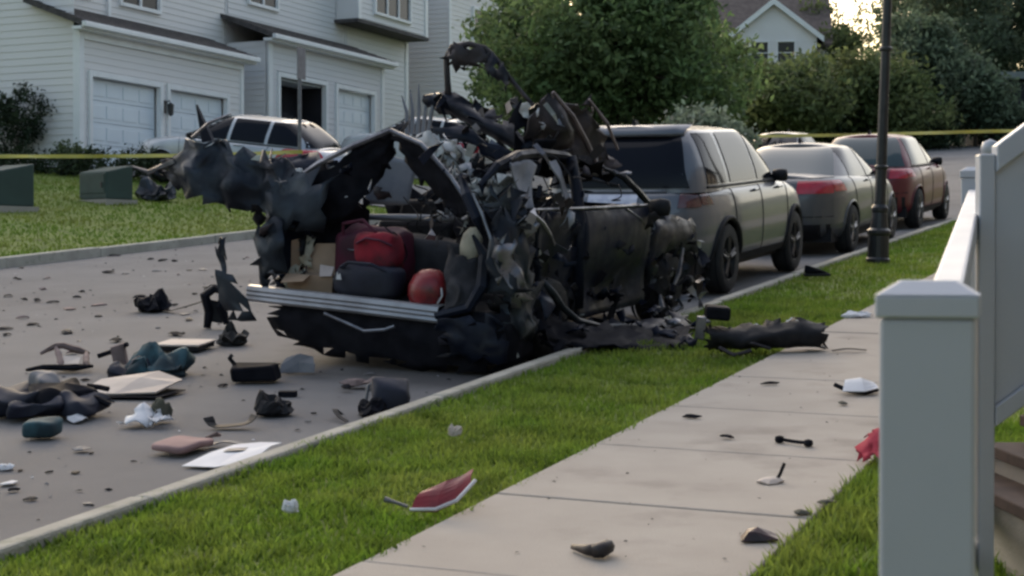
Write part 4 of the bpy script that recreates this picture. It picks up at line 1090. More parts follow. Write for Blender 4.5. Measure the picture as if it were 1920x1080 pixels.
# right flank: roof rail, doors, fender
MB().tube([(.72, .05, 1.36), (.78, .2, 1.5), (.8, .5, 1.57), (.8, .9, 1.58), (.82, 1.3, 1.55), (.78, 1.62, 1.5)], [.02, .036, .04, .04, .036, .02], 7).build('roof_rail', navy, wk)
MB().tube([(.8, 2.1, 1.44), (.86, 2.4, 1.36), (.86, 2.75, 1.22), (.88, 3.1, 1.04)], [.012, .03, .032, .03], 7).build('windscreen_pillar', navy, wk)
MB().tube([(.84, 1.35, 1.55), (.9, 1.36, 1.3), (.95, 1.33, 1.05), (.95, 1.33, .35)], [.05, .05, .055, .06], 8).build('centre_pillar', navy, wk, smooth=True)
sh('rear_door', [[(.96, .42, 1.17), (.95, .8, 1.15), (.96, 1.28, 1.14)], [(.98, .5, .95), (.9, .8, .9), (.95, 1.28, .9)], [(.95, .6, .65), (.84, .9, .6), (.93, 1.28, .6)], [(.95, .72, .4), (.9, .95, .35), (.95, 1.28, .34)]], navy, 16, 14, .02, 3, 20, .01, .03)
fd = sh('front_door', [[(.96, 1.32, 1.14), (.96, 2.0, 1.12), (.95, 2.72, 1.10)], [(1.0, 1.32, .98), (1.01, 2.0, .98), (.98, 2.74, .98)], [(.99, 1.32, .75), (.98, 2.0, .72), (.97, 2.76, .75)], [(.93, 1.32, .5), (.86, 2.0, .48), (.93, 2.76, .5)], [(.96, 1.32, .26), (.92, 2.0, .24), (.95, 2.74, .26)]], navy, 18, 20, .008, 2.5, 21, .0, .03, smooth=True)
MB().tube([(.985, .4, 1.18), (.985, 1.3, 1.15), (.985, 2.0, 1.13), (.97, 2.7, 1.11)], .012, 6).build('belt_highlight', steel, fd)  # pale strip in place of the highlight on the door's beltline
MB().tube([(.99, 2.05, .9), (1.005, 2.15, .9), (1.005, 2.25, .9), (.99, 2.3, .9)], .016, 6).build('door_handle', navy, fd)
MB().tube([(.98, .38, 1.17), (1.02, .5, 1.08), (1.03, .62, .98), (1.02, .72, .9)], [.012, .02, .018, .01], 6).build('torn_moulding', steel, wk)
MB().tube([(.99, 2.2, 1.1), (1.0, 2.5, 1.0), (.99, 2.72, .85)], .01, 5).build('torn_moulding', steel, wk)
mp = Matrix.Translation((1.06, 2.78, 1.09))
MB().lathe([(.001, -.12), (.07, -.1), (.095, 0), (.08, .09), (.001, .11)], 14, axis='X', M=mp @ Matrix.Diagonal((.9, .6, .85, 1))).tube([(.9, 2.78, 1.03), (1.04, 2.78, 1.08)], .03, 6).build('door_mirror', plastic, wk, smooth=True)
sh('front_fender', [[(.93, 2.78, 1.02), (.93, 3.4, .98), (.9, 4.0, .9)], [(.98, 2.8, .8), (1.0, 3.4, .84), (.96, 4.05, .75)], [(.96, 2.8, .5), (.97, 3.05, .62), (.95, 4.1, .55)]], navy, 12, 14, .022, 3, 22, .015, .012)
sh('hood', [[(-.85, 2.95, 1.02), (0, 2.9, 1.12), (.85, 2.95, 1.03)], [(-.85, 3.5, 1.05), (0, 3.5, 1.02), (.85, 3.5, .98)], [(-.8, 4.05, .86), (0, 4.15, .88), (.8, 4.05, .86)]], navy, 12, 16, .05, 3, 23, .01)
sh('front_bumper', [[(-.85, 4.1, .7), (0, 4.25, .72), (.7, 4.2, .72), (.98, 3.95, .74)], [(-.85, 4.1, .45), (0, 4.28, .42), (.72, 4.22, .42), (1.0, 3.95, .44)], [(-.8, 4.05, .2), (0, 4.2, .18), (.7, 4.15, .16), (.98, 3.9, .16)]], plastic, 10, 22, .03, 4, 24, .02, .012)
sh('fender_liner', [[(.9, 3.0, .7), (.98, 3.25, .72)], [(.94, 3.02, .45), (1.02, 3.22, .42)], [(.92, 3.05, .18), (1.0, 3.2, .15)]], plastic, 10, 8, .05, 5, 25, .03)
MB().tube([(1.0, 3.28, .3), (1.02, 3.42, .46), (1.0, 3.55, .68)], [.012, .022, .014], 6).tube([(.98, 2.95, .12), (1.04, 2.98, .2), (1.0, 3.02, .3)], [.01, .03, .012], 6).tube([(.98, 3.2, .1), (1.06, 3.4, .16), (1.0, 3.6, .12)], [.02, .03, .015], 6).build('suspension_arm', steel, wk)
def flat_tyre(x, y, tilt, r=.33):
    M = Matrix.Translation((x, y, r * .93)) @ Matrix.Rotation(tilt, 4, 'Y')
    w = MB().lathe([(r * .55, -.1), (r * .9, -.115), (r * .98, -.08), (r, 0), (r * .98, .08), (r * .9, .115), (r * .55, .1)], 28, axis='X').build('wheel', rubber, wk, M, smooth=True)
    sg = 1 if x > 0 else -1
    b = MB().lathe([(r * .58, sg * .1), (r * .52, sg * .09), (r * .5, sg * .02), (.001, sg * .03)], 24, axis='X')
    for k in range(5):
        a = k * 1.2566
        b.tube([(sg * .05, 0, 0), (sg * .09, math.cos(a) * r * .53, math.sin(a) * r * .53)], .022, 6)
    b.build('rim', rim_dark, w)
flat_tyre(.84, .85, .12); flat_tyre(-.84, .85, -.05); flat_tyre(.82, 3.45, .1); flat_tyre(-.82, 3.45, 0)
# sill tube sprung outwards and rocker skin on the grass
MB().tube([(1.0, .58, .64), (1.03, .7, .54), (1.06, .82, .42), (1.1, 1.02, .3), (1.14, 1.4, .21), (1.22, 1.9, .17), (1.3, 2.4, .16), (1.36, 2.75, .17)], [.02, .035, .032, .034, .034, .03, .028, .02], 8, flat=.75).build('sprung_sill', skin, wk, smooth=True)
sh('rocker_skin', [[(.98, .5, .42), (1.06, 1.0, .3), (1.1, 1.6, .2), (1.2, 2.3, .17)], [(1.08, .45, .26), (1.2, .85, .2), (1.45, 1.35, .17), (1.68, 1.9, .15)], [(1.1, .45, .14), (1.32, .7, .14), (1.7, 1.0, .13), (2.05, 1.35, .13)]], soot, 16, 26, .045, 6, 26, .03, .012)
sh('rocker_skin', [[(1.05, 1.5, .2), (1.25, 2.1, .2), (1.4, 2.6, .22)], [(1.25, 1.4, .14), (1.5, 1.95, .14), (1.7, 2.4, .14)]], navy, 8, 16, .05, 6, 27, .03, .012)
for q, (x, y, z, r) in enumerate(((1.3, 1.75, .2, .07), (1.5, 2.1, .18, .06), (1.62, 1.6, .17, .09), (1.15, 2.5, .2, .08), (1.25, .75, .24, .08), (1.9, 1.3, .16, .07))):
    sh('torn_scrap', [[(x - r, y, z + .02), (x, y + r, z + .05), (x + r, y, z + .02)], [(x - r, y - r, z), (x, y - r, z + .03), (x + r, y - r * .6, z)]], steel if q == 1 else navy, 6, 8, .03, 9, 60 + q, .015, .008)
# upper wreckage: cross member, post, hooped strip, folded roof
sh('roof_cross_member', [[(-.58, 1.6, 2.03), (-.35, 1.58, 2.0), (0, 1.55, 1.86), (.3, 1.5, 1.74), (.5, 1.45, 1.66)], [(-.56, 1.5, 1.95), (-.33, 1.46, 1.9), (.02, 1.42, 1.76), (.32, 1.38, 1.64), (.52, 1.36, 1.56)], [(-.52, 1.6, 1.88), (-.3, 1.58, 1.82), (.05, 1.55, 1.68), (.34, 1.5, 1.56), (.52, 1.45, 1.48)]], navy, 10, 24, .025, 5, 31, .015, .04)
MB().tube([(-.38, 1.56, 1.95), (-.40, 1.56, 2.12), (-.41, 1.55, 2.3), (-.36, 1.55, 2.39), (-.2, 1.55, 2.42), (-.05, 1.55, 2.39), (.06, 1.54, 2.3), (.2, 1.5, 2.16), (.34, 1.48, 2.03), (.46, 1.45, 1.93)], [.035, .03, .03, .03, .025, .022, .022, .02, .018, .016], 8, flat=.6).build('hooped_rail', brown, wk, smooth=True)
sh('roof_shred', [[(-.4, 1.55, 2.38), (-.2, 1.53, 2.41), (0, 1.55, 2.36)], [(-.4, 1.5, 2.28), (-.2, 1.5, 2.3), (.02, 1.52, 2.28)], [(-.39, 1.54, 2.2), (-.2, 1.54, 2.22), (.02, 1.55, 2.23)]], brown, 8, 12, .03, 6, 32, .02)
sh('roof_shred', [[(-.02, 1.55, 2.36), (.14, 1.5, 2.25), (.26, 1.48, 2.13)], [(-.1, 1.5, 2.24), (.06, 1.5, 2.14), (.2, 1.48, 2.05)]], navy, 6, 10, .03, 6, 33, .02)
sh('folded_roof', [[(.5, 1.22, 1.95), (.58, 1.5, 2.05), (.6, 1.75, 1.92), (.66, 2.1, 1.98)], [(.5, 1.26, 1.78), (.7, 1.6, 1.76), (.55, 1.9, 1.75), (.7, 2.25, 1.76)], [(.52, 1.32, 1.6), (.62, 1.75, 1.55), (.62, 2.05, 1.5), (.7, 2.45, 1.55)], [(.56, 1.4, 1.5), (.7, 1.85, 1.4), (.66, 2.25, 1.38), (.74, 2.6, 1.4)]], brown, 18, 22, .06, 5, 34, .02, .014)
sh('folded_roof', [[(.35, 1.3, 1.9), (.45, 1.5, 1.98), (.5, 1.8, 1.9)], [(.35, 1.3, 1.7), (.5, 1.6, 1.68), (.5, 1.9, 1.68)], [(.4, 1.35, 1.48), (.5, 1.7, 1.45), (.55, 2.0, 1.42)]], soot, 12, 12, .06, 5, 35, .03, .014)
MB().tube([(.6, 1.5, 2.05), (.68, 1.72, 1.86), (.7, 1.95, 1.66), (.72, 2.2, 1.42)], [.012, .022, .026, .02], 6).tube([(.66, 2.08, 2.0), (.74, 2.3, 1.8), (.76, 2.5, 1.58)], [.01, .016, .012], 6).build('fold_edge', mat('pinkish_edge', (.17, .13, .135), .6, col2=(.1, .075, .08), nscale=6), wk)
sh('roof_remnant', [[(.78, 1.1, 1.6), (.8, 1.8, 1.5), (.84, 2.5, 1.36)], [(.45, 1.2, 1.56), (.5, 1.9, 1.45), (.5, 2.6, 1.32)], [(.1, 1.3, 1.48), (.2, 2.0, 1.36), (.2, 2.7, 1.25)]], soot, 12, 16, .06, 4, 36, .03, .016)
# pale scraps and grey splinters caught in the wreckage
for q, (x, y, z, r) in enumerate(((-.42, 1.3, 1.60, .12), (.5, 1.3, 1.88, .09), (.56, 1.35, 1.78, .05), (-.03, 1.2, 1.36, .08), (-.9, .2, 1.33, .09), (.15, .6, 1.62, .09), (.24, .62, 1.56, .06), (.35, 1.2, 1.52, .05), (-.62, .34, 1.3, .022), (-.58, .34, 1.16, .022), (.12, .55, 1.08, .04))):
    sh('white_scrap', [[(x - r, y, z + r * .7), (x, y - .03, z + r * .8), (x + r * .8, y, z + r * .4)], [(x - r, y, z), (x, y + .03, z - .01), (x + r, y, z - r * .1)], [(x - r * .6, y, z - r * .6), (x, y, z - r * .7), (x + r * .7, y, z - r * .7)]], white_s, 6, 7, .03, 9, 70 + q, .006, .006)
for q in range(5):
    x = -.74 + q * .05
    MB().tube([(x, 1.5, 1.66), (x - .01 + .01 * q, 1.5, 1.85), (x + .03 * (q - 2), 1.5, 1.98 + .05 * (q % 3))], [.022, .018, .006], 5).build('grey_splinter', lining, wk)
rnd = random.Random(21)
for q in range(110):                                  # shreds through the cabin and along the torn edges
    if q < 60:
        x, y, z = rnd.uniform(-.9, .95), rnd.uniform(.15, 2.9), rnd.uniform(.75, 1.5)
    elif q < 85:
        x, y, z = rnd.uniform(.88, 1.08), rnd.uniform(.0, 4.0), rnd.uniform(.12, 1.1)
    else:
        x, y, z = rnd.uniform(-1.2, -.8), rnd.uniform(-.05, .6), rnd.uniform(.45, 1.3)
    r = rnd.uniform(.03, .1)
    d = Vector((rnd.uniform(-1, 1), rnd.uniform(-1, 1), rnd.uniform(-1, 1))).normalized() * r
    e = d.orthogonal().normalized() * r * rnd.uniform(.3, .8)
    c = Vector((x, y, z))
    m_ = rnd.choice((soot, navy, navy, skin, plastic, steel, lining, brown))
    sh('torn_scrap', [[tuple(c - d - e), tuple(c - e * 1.2), tuple(c + d - e)], [tuple(c - d + e), tuple(c + e), tuple(c + d * 1.3 + e)]], m_, 4, 6, .03, 9, 100 + q, .012, .006)
for q in range(150):                                   # long torn strips of sheet metal and trim
    zone = q % 5
    if zone == 3:
        c = Vector((rnd.uniform(.25, 1.0), rnd.uniform(.0, .7), rnd.uniform(.95, 1.6)))
    elif zone == 4:
        c = Vector((rnd.uniform(-.35, .85), rnd.uniform(.7, 1.7), rnd.uniform(1.35, 1.95)))
    elif zone == 0:
        c = Vector((rnd.uniform(.86, 1.1), rnd.uniform(-.05, 1.4), rnd.uniform(.2, 1.35)))
    elif zone == 1:
        c = Vector((rnd.uniform(-.6, .9), rnd.uniform(.5, 2.2), rnd.uniform(1.15, 1.95)))
    else:
        c = Vector((rnd.uniform(.9, 1.15), rnd.uniform(1.3, 4.1), rnd.uniform(.1, .9)))
    d = Vector((rnd.uniform(-.5, .5), rnd.uniform(-1, 1), rnd.uniform(-1, 1))).normalized()
    e = d.orthogonal().normalized()
    L_, w_ = rnd.uniform(.08, .26), rnd.uniform(.012, .045)
    k1, k2 = rnd.uniform(-.06, .06), rnd.uniform(-.06, .06)
    f_ = d.cross(e)
    p = [c - d * L_ / 2 - e * w_, c - d * L_ / 2 + e * w_, c + f_ * k1 - e * w_ * .9, c + f_ * k1 + e * w_ * .7, c + d * L_ / 2 + f_ * k2]
    MB().add(p, [(0, 1, 3, 2), (2, 3, 4)]).build('torn_strip', rnd.choice((navy, soot, skin, navy, steel, plastic, foam, brown)), wk, thick=.004)
for q in range(30):                                   # dangling wires
    x, y, z = rnd.uniform(-.8, .98), rnd.uniform(.1, 2.6), rnd.uniform(.9, 1.7)
    pts = [(x, y, z)]
    for k in range(5):
        x += rnd.uniform(-.12, .14); y += rnd.uniform(-.1, .1); z -= rnd.uniform(-.02, .14)
        pts.append((x, y, z))
    MB().tube([tuple(p) for p in cr(np.array(pts), 16)], .006, 5).build('dangling_wire', plastic, wk)
for q in range(8):                                    # bits of machinery in the open front corner
    x, y, z = rnd.uniform(.8, 1.0), rnd.uniform(2.9, 4.1), rnd.uniform(.12, .6)
    MB().lathe([(.001, -.05), (.05, -.04), (.055, .03), (.03, .05), (.001, .05)], 10, M=Matrix.Translation((x, y, z)) @ Matrix.Rotation(rnd.uniform(0, 3), 4, 'X')).build('engine_part', rnd.choice((soot, steel, plastic)), wk)

# ------------------------------------------------------------------ luggage left in the open boot: things of their own
card = mat('cardboard', (.36, .25, .17), .85, col2=(.30, .205, .14), nscale=6)
red_b = mat('bright_red_cloth', (.25, .005, .02), .8, col2=(.12, .004, .014), nscale=5, col3=(.02, .01, .012), n3scale=9, n3mix=(.58, .75))
maroon = mat('maroon_nylon', (.085, .008, .028), .7, col2=(.04, .005, .016), nscale=5)
navy_c = mat('navy_nylon', (.010, .013, .030), .7, col2=(.006, .008, .018), nscale=6)
red_h = mat('red_gloss', (.24, .012, .016), .42, col2=(.13, .008, .012), nscale=6, col3=(.03, .012, .012), n3scale=8, n3mix=(.58, .75), coat=.15)
grey_c = mat('charcoal_cloth', (.03, .03, .036), .9, col2=(.018, .018, .022), nscale=7)
def soft_box(name, w, d, h, m, parent=None, M=None, amp=.03, seed=0, puff=.06):
    """a stuffed bag: rounded box with creases"""
    n = 12
    V, F_ = [], []
    b = MB()
    sph = []
    for i in range(n + 1):
        ph = -math.pi / 2 + math.pi * i / n
        for j in range(2 * n):
            a = 2 * math.pi * j / (2 * n)
            e = .45
            f = lambda t: math.copysign(abs(t) ** e, t)
            v = Vector((f(math.cos(ph)) * f(math.cos(a)) * w / 2, f(math.cos(ph)) * f(math.sin(a)) * d / 2, f(math.sin(ph)) * h / 2 + h / 2))
            v += noise.noise_vector(v * 7 + Vector((seed, seed * 2, 0))) * amp
            v.z = max(v.z, 0)
            sph.append(v)
    N = 2 * n
    fs = [(i * N + j, i * N + (j + 1) % N, (i + 1) * N + (j + 1) % N, (i + 1) * N + j) for i in range(n) for j in range(N)]
    b.add(sph, fs)
    return b.build(name, m, parent, M, smooth=True)
def in_wreck(x, y, z, rz=0.0, rx=0.0):
    return WM @ Matrix.Translation((x, y, z)) @ Matrix.Rotation(rz, 4, 'Z') @ Matrix.Rotation(rx, 4, 'X')
cb = thing('cardboard_box', 'crushed tan cardboard box at the left of the open boot', 'box', in_wreck(-.78, .22, .45, .25))
MB().hexa([(-.19, -.12, 0), (.17, -.13, 0), (.17, .13, 0), (-.18, .13, 0)], [(-.2, -.13, .13), (.18, -.14, .14), (.17, .13, .15), (-.19, .12, .14)]).build('box_body', card, cb)
for k, (q, lbl) in enumerate((([(-.12, .0, .14), (.2, .02, .14), (.14, .1, .37), (-.04, .1, .36)], 0), ([(-.2, -.13, .135), (.0, -.14, .14), (-.02, -.26, .1), (-.2, -.25, .08)], 1), ([(-.21, .0, .14), (-.14, .02, .14), (-.16, .04, .4), (-.22, .03, .38)], 2))):
    MB().add(q, [(0, 1, 2, 3)]).build('box_flap', card, cb, thick=.006)
pc = MB().grid(np.array([[(-.05, 0, 0), (.05, 0, .01)], [(-.06, .03, .09), (.06, .03, .08)]])).build('paper_wad', mat('pale_pink_paper', (.5, .42, .40), .8, col2=(.42, .35, .33), nscale=7), None, in_wreck(-.62, .1, .58, .1), thick=.01)
tag(pc, 'pale crumpled paper wedged beside the cardboard box', 'paper')
for k, (x, y, z, r) in enumerate(((-.94, .12, .5, .1), (-.88, .2, .72, .1))):
    o = link('beige_panel', sheet_mesh('beige_panel', [[(x - r * .5, y, z - r), (x + r * .5, y, z - r)], [(x - r * .4, y - .03, z), (x + r * .5, y + .02, z)], [(x - r * .1, y + .05, z + 1.4 * r), (x + r * .8, y + .05, z + 1.3 * r)]], 8, 6, .02, 8, 90 + k, .01), cream, wk, thick=.01)
suit = thing('duffel_bag', 'maroon duffel bag heaped in the middle of the boot', 'bag', in_wreck(-.36, .42, .45, -.05))
soft_box('bag_body', .60, .38, .52, maroon, suit, None, .05, 3)
MB().tube([(-.2, -.17, .40), (-.18, -.2, .54), (0, -.2, .58), (.12, -.2, .5), (.14, -.18, .4)], .014, 6).build('handle', maroon, suit)
MB().tube([(-.27, -.14, .36), (-.1, -.2, .34), (.1, -.2, .36), (.27, -.15, .36)], .008, 5).build('zip', steel, suit)
rb = thing('red_bundle', 'bright red cloth bundle on top of the maroon bag', 'bundle', in_wreck(-.2, .2, .66, .1))
soft_box('bundle_body', .34, .24, .28, red_b, rb, None, .05, 5)
MB().tube([(-.15, -.1, .2), (-.05, -.14, .25), (.06, -.14, .24), (.15, -.1, .2)], .010, 5).build('drawstring', maroon, rb)
nb = thing('navy_bag', 'navy blue sports bag with a small white emblem behind the bumper beam', 'bag', in_wreck(-.24, .13, .445, .0))
soft_box('bag_body', .56, .24, .26, navy_c, nb, None, .03, 7)
MB().add([(-.22, -.128, .14), (-.17, -.131, .14), (-.185, -.131, .19), (-.2, -.130, .17), (-.21, -.13, .2)], [(0, 1, 2, 3, 4)]).build('emblem', white_s, nb, thick=.004)
MB().tube([(-.2, -.1, .23), (-.1, -.15, .28), (.1, -.15, .28), (.2, -.1, .23)], .014, 6).build('strap', navy_c, nb)
hl = thing('red_helmet', 'shiny red helmet at the right end of the boot', 'helmet', in_wreck(.29, .12, .45, .2))
MB().lathe([(.14, .0), (.165, .06), (.16, .14), (.125, .21), (.07, .25), (.001, .262)], 24).build('shell', red_h, hl, smooth=True)
MB().lathe([(.143, -.004), (.15, .006), (.143, .016)], 24).build('rim_edge', white_s, hl)
MB().tube([(.1, -.12, .02), (.14, -.14, .08), (.13, -.13, .14)], .008, 5).build('chin_strap', white_s, hl)
ct = link('charcoal_coat', sheet_mesh('charcoal_coat', [[(.36, .25, .86), (.5, .2, .84), (.62, .22, .8)], [(.42, .1, .68), (.56, .06, .66), (.7, .1, .62)], [(.5, .0, .54), (.62, -.04, .52), (.74, .0, .5)], [(.44, -.02, .45), (.6, -.05, .43), (.76, .0, .42)]], 16, 12, .04, 6, 44, .0), grey_c, None, WM, thick=.012, smooth=True)
tag(ct, 'charcoal coat draped over the right side of the boot', 'coat')
wp = thing('white_padding', 'grey folded blanket lying across the boot behind the bags', 'blanket', in_wreck(-.2, .72, .45))
soft_box('folded_layer', 1.2, .34, .44, grey_c, wp, None, .04, 9)
# ================================================================== lamp post, fence, porch steps
lamp_m = mat('lamp_black', (.010, .011, .013), .4, col2=(.018, .019, .021), nscale=6, bump=.1, bscale=30)
lp = thing('lamp_post', 'black street lamp post with flared fluted base on the verge', 'lamp post', M_upright(20.45, -4.02, 0, -.03) @ Matrix.Rotation(.034, 4, 'Y'))
MB().lathe([(.15, -.1), (.15, .05), (.135, .07), (.13, .34), (.15, .36), (.15, .40), (.115, .43), (.095, .62), (.105, .64), (.105, .68), (.08, .72)], 16).build('base', lamp_m, lp, smooth=False, bevel=.004)
MB().lathe([(.072, .7), (.066, 1.2), (.06, 2.4), (.052, 3.9), (.048, 4.1)], 16).build('pole', lamp_m, lp, smooth=True)
for z in (1.15, 2.6, 3.95):
    MB().lathe([(.07, z), (.085, z + .015), (.085, z + .04), (.07, z + .055)], 16).build('collar', lamp_m, lp)
MB().lathe([(.05, 4.08), (.12, 4.14), (.13, 4.18), (.05, 4.2)], 12).build('lantern_seat', lamp_m, lp)
gl = MB().lathe([(.09, 4.2), (.17, 4.55), (.17, 4.57), (.09, 4.21)], 6).build('lantern_glass', mat('lamp_glass', (.5, .5, .48), .2, trans=.5), lp)
MB().lathe([(.19, 4.57), (.2, 4.59), (.1, 4.75), (.03, 4.8), (.03, 4.86), (.001, 4.88)], 6).build('lantern_cap', lamp_m, lp)

vinyl = mat('white_vinyl', (.435, .46, .515), .42, col2=(.385, .41, .455), nscale=1.6, nmix=(.35, .7), bump=.03, bscale=25, rvar=.06)
FD = math.atan(.2919)                      # heading of the fence
def fence_xy(y):
    return .2919 * y - .0916
fence = thing('white_fence', 'white vinyl fence with capped posts along the right edge', 'fence')
def fpost(y, ztop, zg, w=.127, M=None, ball=False, parent=fence, x=None):
    X = fence_xy(y) if x is None else x
    T = Matrix.Translation((X, y, 0)) @ Matrix.Rotation(-FD, 4, 'Z')
    h = w / 2
    p = MB().box(-h, h, -h, h, zg - .2, ztop - .052).build('post', vinyl, parent, T, bevel=.006)
    c = h + .006
    b = MB().box(-c, c, -c, c, ztop - .0515, ztop - .02)
    b.add([(-c, -c, ztop - .0198), (c, -c, ztop - .0198), (c, c, ztop - .0198), (-c, c, ztop - .0198), (-c * .55, -c * .55, ztop), (c * .55, -c * .55, ztop), (c * .55, c * .55, ztop), (-c * .55, c * .55, ztop)],
          [(0, 1, 5, 4), (1, 2, 6, 5), (2, 3, 7, 6), (3, 0, 4, 7), (4, 5, 6, 7)])
    b.build('post_cap', vinyl, p, bevel=.004)
    if ball:
        MB().lathe([(.035, ztop), (.028, ztop + .03), (.05, ztop + .05), (.062, ztop + .09), (.05, ztop + .13), (.001, ztop + .15)], 16).build('ball_finial', vinyl, p, smooth=True)
def fz(y):
    return 1.53 + .0874 * (y - 2.31)
y_posts = [2.31, 7.75]
fpost(2.31, 1.621, .2)
fpost(7.75, fz(7.75) + .10, .66)
def frail(y0, y1, dz, hgt, w, nm):
    pts = []
    for y in (y0, y1):
        x = fence_xy(y)
        z = fz(y) + dz
        cx, sx = math.cos(FD), math.sin(FD)
        pts.append([(x - w / 2 * cx, y + w / 2 * sx, z - hgt), (x + w / 2 * cx, y - w / 2 * sx, z - hgt), (x + w / 2 * cx, y - w / 2 * sx, z), (x - w / 2 * cx, y + w / 2 * sx, z)])
    a, b = pts
    MB().hexa([a[0], a[1], b[1], b[0]], [a[3], a[2], b[2], b[3]]).build(nm, vinyl, fence, bevel=.008)
frail(2.38, 7.68, 0, .08, .062, 'top_rail')
frail(2.38, 7.68, -1.12, .08, .05, 'bottom_rail')
n = 34
for k in range(n):
    y = 2.46 + (7.62 - 2.46) * k / (n - 1)
    x = fence_xy(y)
    MB().box(-.011, .011, -.035, .035, fz(y) - 1.13, fz(y) - .078).build('picket', vinyl, fence, Matrix.Translation((x, y, 0)) @ Matrix.Rotation(-FD, 4, 'Z'))
# two more posts with ball finials farther up the pavement
for y, x, z, lb in ((10.9, 3.15, 2.33, 'white gate post with ball finial just beyond the fence'), (12.3, 3.72, 2.48, 'farther white gate post with ball finial at the right edge')):
    g = thing('gate_post', lb, 'gate post')
    fpost(y, z, z - 1.5, .11, ball=True, parent=g, x=x)

# porch stair railing climbing to the right
rl = thing('stair_railing', 'white panelled stair railing climbing to the right of the fence', 'railing')
def slope(x):
    return 1.098 + .74 * (x - 1.63)
MB().box(1.575, 1.629, 5.57, 5.63, .3, 2.02).build('newel_post', vinyl, rl, bevel=.006)
x = 1.632
while x < 3.1:
    a, b = x, x + .118
    MB().hexa([(a, 5.585, slope(a) + .07), (b, 5.585, slope(b) + .07), (b, 5.605, slope(b) + .07), (a, 5.605, slope(a) + .07)],
              [(a, 5.585, slope(a) + .86), (b, 5.585, slope(b) + .86), (b, 5.605, slope(b) + .86), (a, 5.605, slope(a) + .86)]).build('panel_board', vinyl, rl, bevel=.003)
    x += .121
for nm, d0, d1, w in (('bottom_rail', 0, .07, .03), ('top_rail', .86, .95, .035)):
    a, b = 1.63, 3.1
    MB().hexa([(a, 5.595 - w, slope(a) + d0), (b, 5.595 - w, slope(b) + d0), (b, 5.595 + w, slope(b) + d0), (a, 5.595 + w, slope(a) + d0)],
              [(a, 5.595 - w, slope(a) + d1), (b, 5.595 - w, slope(b) + d1), (b, 5.595 + w, slope(b) + d1), (a, 5.595 + w, slope(a) + d1)]).build(nm, vinyl, rl, bevel=.006)
timber = mat('brown_timber', (.045, .026, .022), .8, col2=(.07, .042, .034), nscale=7)
stp = thing('porch_steps', 'brown timber porch steps under the white stair railing', 'steps')
for k in range(9):
    x0 = 1.80 + k * .16
    z = .68 + k * .115
    MB().box(x0, x0 + .5, 5.72, 6.9, z + .065, z + .112).build('tread', timber, stp, bevel=.006)
    MB().box(x0 + .03, x0 + .5, 5.76, 6.88, z - .4, z + .063).build('riser_block', concrete, stp)

# ================================================================== debris
rnd = random.Random(4)
D = {k: v for k, v in dict(
    black=plastic, soot=soot, navy=navy_c, skin=skin, steel=steel, white=white_s, brown=brown, teal=mat('teal_cloth', (.025, .075, .095), .85, col2=(.012, .03, .04), nscale=8),
    pale=mat('pale_board', (.52, .45, .40), .8, col2=(.44, .38, .34), nscale=5), paper=mat('white_paper', (.68, .68, .70), .75, col2=(.6, .6, .63), nscale=5),
    pink=mat('pink_pad', (.30, .19, .18), .85, col2=(.24, .15, .145), nscale=6), mauve=mat('mauve_scrap', (.22, .16, .15), .85, col2=(.12, .085, .08), nscale=7),
    red=red_h, redc=mat('red_cloth', (.42, .035, .06), .8, col2=(.33, .025, .045), nscale=7), grey=mat('grey_plastic', (.14, .14, .15), .6, col2=(.1, .1, .11), nscale=6),
    olive=mat('olive_grey', (.09, .085, .06), .85, col2=(.05, .05, .04), nscale=8), dred=mat('dark_red_plastic', (.05, .008, .01), .45, col2=(.015, .008, .01), nscale=7)).items()}
def shard_mesh(w, d, h, seed, bend=.5, n=9):
    """irregular broken plate, curved, with ragged outline"""
    r = random.Random(seed)
    vs = [(0, 0, h * .8)]
    ring1, ring2 = [], []
    for k in range(n):
        a = 2 * math.pi * (k + r.uniform(-.3, .3)) / n
        q = r.uniform(.62, 1.12)
        for f, L in ((.55, ring1), (1, ring2)):
            x, y = math.cos(a) * w / 2 * q * f, math.sin(a) * d / 2 * q * f
            z = h * (.8 - bend * f * f + r.uniform(-.25, .25) * f)
            L.append((x, y, max(.004, z)))
    vs += ring1 + ring2
    fs = [(0, 1 + k, 1 + (k + 1) % n) for k in range(n)] + [(1 + k, 1 + n + k, 1 + n + (k + 1) % n, 1 + (k + 1) % n) for k in range(n)]
    return MB().add(vs, fs)
def heap_mesh(w, d, h, seed, n=12, amp=.3):
    """crumpled lump of cloth or torn padding lying on the ground"""
    off = Vector((seed * 1.7, seed * .9, seed))
    N = 2 * n
    vs = []
    f = lambda t, e: math.copysign(abs(t) ** e, t)
    for i in range(n + 1):
        ph = -math.pi / 2 + math.pi * i / n
        for j in range(N):
            a = 2 * math.pi * j / N
            v = Vector((f(math.cos(ph), .6) * math.cos(a), f(math.cos(ph), .6) * math.sin(a), f(math.sin(ph), .6)))
            k = 1 + amp * noise.noise(v * 1.3 + off) * 1.6 - amp * abs(noise.noise(v * 2.7 + off))
            zz = (v.z * .5 + .5) * h * (.62 + .9 * noise.noise(Vector((v.x, v.y, 0)) * 1.6 + off))
            vs.append(Vector((v.x * w / 2 * k, v.y * d / 2 * k, max(0, zz))))
    fs = [(i * N + j, i * N + (j + 1) % N, (i + 1) * N + (j + 1) % N, (i + 1) * N + j) for i in range(n) for j in range(N)]
    return MB().add(vs, fs)
def place(name, b, m, s, t, yaw=0.0, dz=0.0, thick=.006, smooth=False, label=None, cat=None, group=None, tilt=0.0):
    base = ROAD - .03 * abs(t + 10) / 6 if t < -4.6 else 0.0
    if -4.48 < t < -3.1 or t > -1.62:
        base = .005
    M = M_ground(s, t, yaw, base + dz + .004) @ Matrix.Rotation(tilt, 4, 'X')
    o = b.build(name, m, None, M, thick=thick, smooth=smooth)
    return tag(o, label, cat, group)
